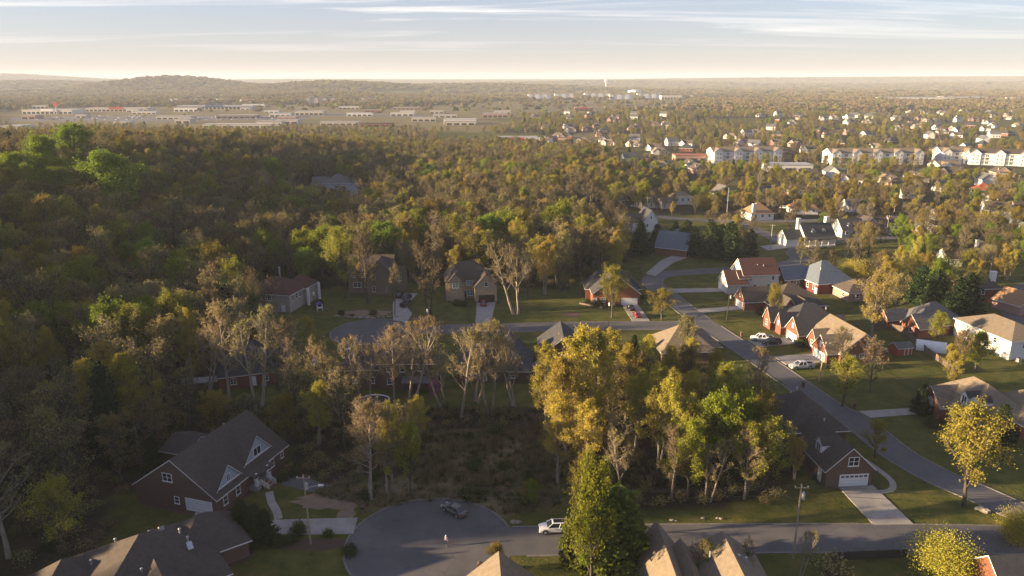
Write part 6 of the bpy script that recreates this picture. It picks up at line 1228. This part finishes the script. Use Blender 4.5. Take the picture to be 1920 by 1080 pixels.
w_ = in_woods(gx, gy); c_, f_ = cover(gx, gy); keep = (w_ & (rng.random(len(gx)) < .9)) | (rng.random(len(gx)) < c_ * .6); keep &= ~f_ | (rng.random(len(gx)) < .03); keep &= free_mask(gx, gy, 2); w_k = w_[keep]
gx, gy = gx[keep], gy[keep]; kk = kinds_at(gx, gy, rng); zz = terr(gx, gy)
for i in range(len(gx)):
    k = KN[kk[i]]; j = rt.randrange(len(PROTO[k])); h = rt.uniform(8, 14) if w_k[i] else rt.uniform(5.5, 10.5); s = h / PROTO[k][j][2]; pts.append((gx[i], gy[i], zz[i], s * 1.15, s, rt.uniform(0, 6.28), FI[k, j]))
instancer('woodland', pts, [(PROTO[k][j][0], PROTO[k][j][1]) for k, j in FL], 'spring woodland of brown, olive and golden trees covering the hill and valley')
FC = [(far_clump(200 + i, m, 5.2, 12, 150, 2.1),) for i, m in enumerate((L_far, L_far, L_far2, L_far2, L_green, L_ever))]
gx, gy = jitter(-2500, 2600, 1560, 3300, 12, 42); sel = np.abs(gx) < gy * .71 + 30; gx, gy = gx[sel], gy[sel]; c_, f_ = cover(gx, gy); keep = (rng.random(len(gx)) < c_ * .85) & free_mask(gx, gy, 2); gx, gy = gx[keep], gy[keep]; zz = terr(gx, gy)
pts = [(gx[i], gy[i], zz[i], rt.uniform(.8, 1.25), rt.uniform(.7, 1.2), rt.uniform(0, 6.28), rt.choices(range(6), (5, 5, 4, 3, 1, 1))[0]) for i in range(len(gx))]
FC2 = [(far_clump(300 + i, m, 6.5, 13, 90, 3.4, 7),) for i, m in enumerate((L_far, L_far, L_far2, L_ever))]
instancer('far_woodland', pts, FC, 'far woodland on the plain beyond the shops')
gx, gy = jitter(-7200, 7200, 3300, 10500, 42, 43); sel = np.abs(gx) < gy * .71 + 30; gx, gy = gx[sel], gy[sel]; c_, f_ = cover(gx, gy); keep = rng.random(len(gx)) < np.clip(c_ * 1.0, .12, 1); gx, gy = gx[keep], gy[keep]; zz = terr(gx, gy)
pts = [(gx[i], gy[i], zz[i] - 1, rt.uniform(1.0, 1.7), rt.uniform(.8, 1.2), rt.uniform(0, 6.28), rt.choices(range(4), (6, 5, 4, 1))[0]) for i in range(len(gx))]
instancer('distant_woodland', pts, FC2, 'distant wooded hills fading into the haze')
# undergrowth and the rough meadow
gx, gy = jitter(-150, 90, 70, 300, 3.3, 44); w_ = in_woods(gx, gy) & (np.abs(gx) < gy * .72 + 12) & free_mask(gx, gy, .5); gx, gy = gx[w_], gy[w_]; zz = terr(gx, gy)
UG = [PROTO['brush'][0], PROTO['shrub'][0], PROTO['shrub'][1]]
instancer('undergrowth', [(gx[i], gy[i], zz[i], rt.uniform(.6, 1.2), rt.uniform(.4, 1.0), rt.uniform(0, 6.28), rt.choices(range(3), (7, 1, 1))[0]) for i in range(len(gx))], [(p[0], p[1]) for p in UG], 'twiggy undergrowth below the woodland trees', 'undergrowth')
def grass_tuft(seed, n, h, m):
    r = np.random.default_rng(seed); B = np.append(r.normal(0, .28, (n, 2)), np.zeros((n, 1)), 1); d = np.stack([r.normal(0, .35, n), r.normal(0, .35, n), np.ones(n)], -1); L = h * r.uniform(.5, 1.2, n)[:, None]; s = np.stack([r.normal(0, 1, n), r.normal(0, 1, n), np.zeros(n)], -1); s /= np.linalg.norm(s, axis=1)[:, None]; w = .035
    Vv = np.stack([B - s * w, B + s * w, B + d * L + s * .01, B + d * L - s * .01], 1).reshape(-1, 3); return npmesh('tuft', Vv, [np.arange(4 * n).reshape(n, 4)], [m])
GT = [(grass_tuft(1, 60, .8, L_dry),), (grass_tuft(2, 60, 1.1, L_dry),), (grass_tuft(3, 60, .6, L_shrub),)]
gx, gy = jitter(-45, 25, 100, 150, .62, 45); ok = (inpoly(gx, gy, CLEAR[0]) | (inpoly(gx, gy, WOODS[1]) & (rng.random(len(gx)) < .3))) & free_mask(gx, gy, .1); ok &= rng.random(len(gx)) < .25 + .75 * (vnoise(gx, gy, 5, 9) > .4); gx, gy = gx[ok], gy[ok]
instancer('rough_meadow', [(gx[i], gy[i], 0, rt.uniform(.7, 1.3), rt.uniform(.5, 1.3) * (.5 if gy[i] < 115 else 1), rt.uniform(0, 6.28), rt.choices(range(3), (4, 3, 5))[0]) for i in range(len(gx))], GT, 'rough dry grass on the open bank above the turning circle', 'grass')
# ------------------------------------------------------------------ haze
b = MB(); b.box(-16500, 16500, -1400, 16500, -3, 152)
hz = b.mesh('haze', [])
m = bpy.data.materials.new('haze'); m.use_nodes = True; t = m.node_tree; t.nodes.clear(); pv = nn(t, 'ShaderNodeVolumePrincipled'); pv.inputs['Color'].default_value = (.80, .88, 1.0, 1); pv.inputs['Density'].default_value = 8.5e-5; pv.inputs['Anisotropy'].default_value = 0.0
ou = nn(t, 'ShaderNodeOutputMaterial'); t.links.new(pv.outputs[0], ou.inputs['Volume']); hz.materials.append(m)
tag(link('haze', hz), 'thin warm evening haze over the valley', 'haze', kind='stuff')
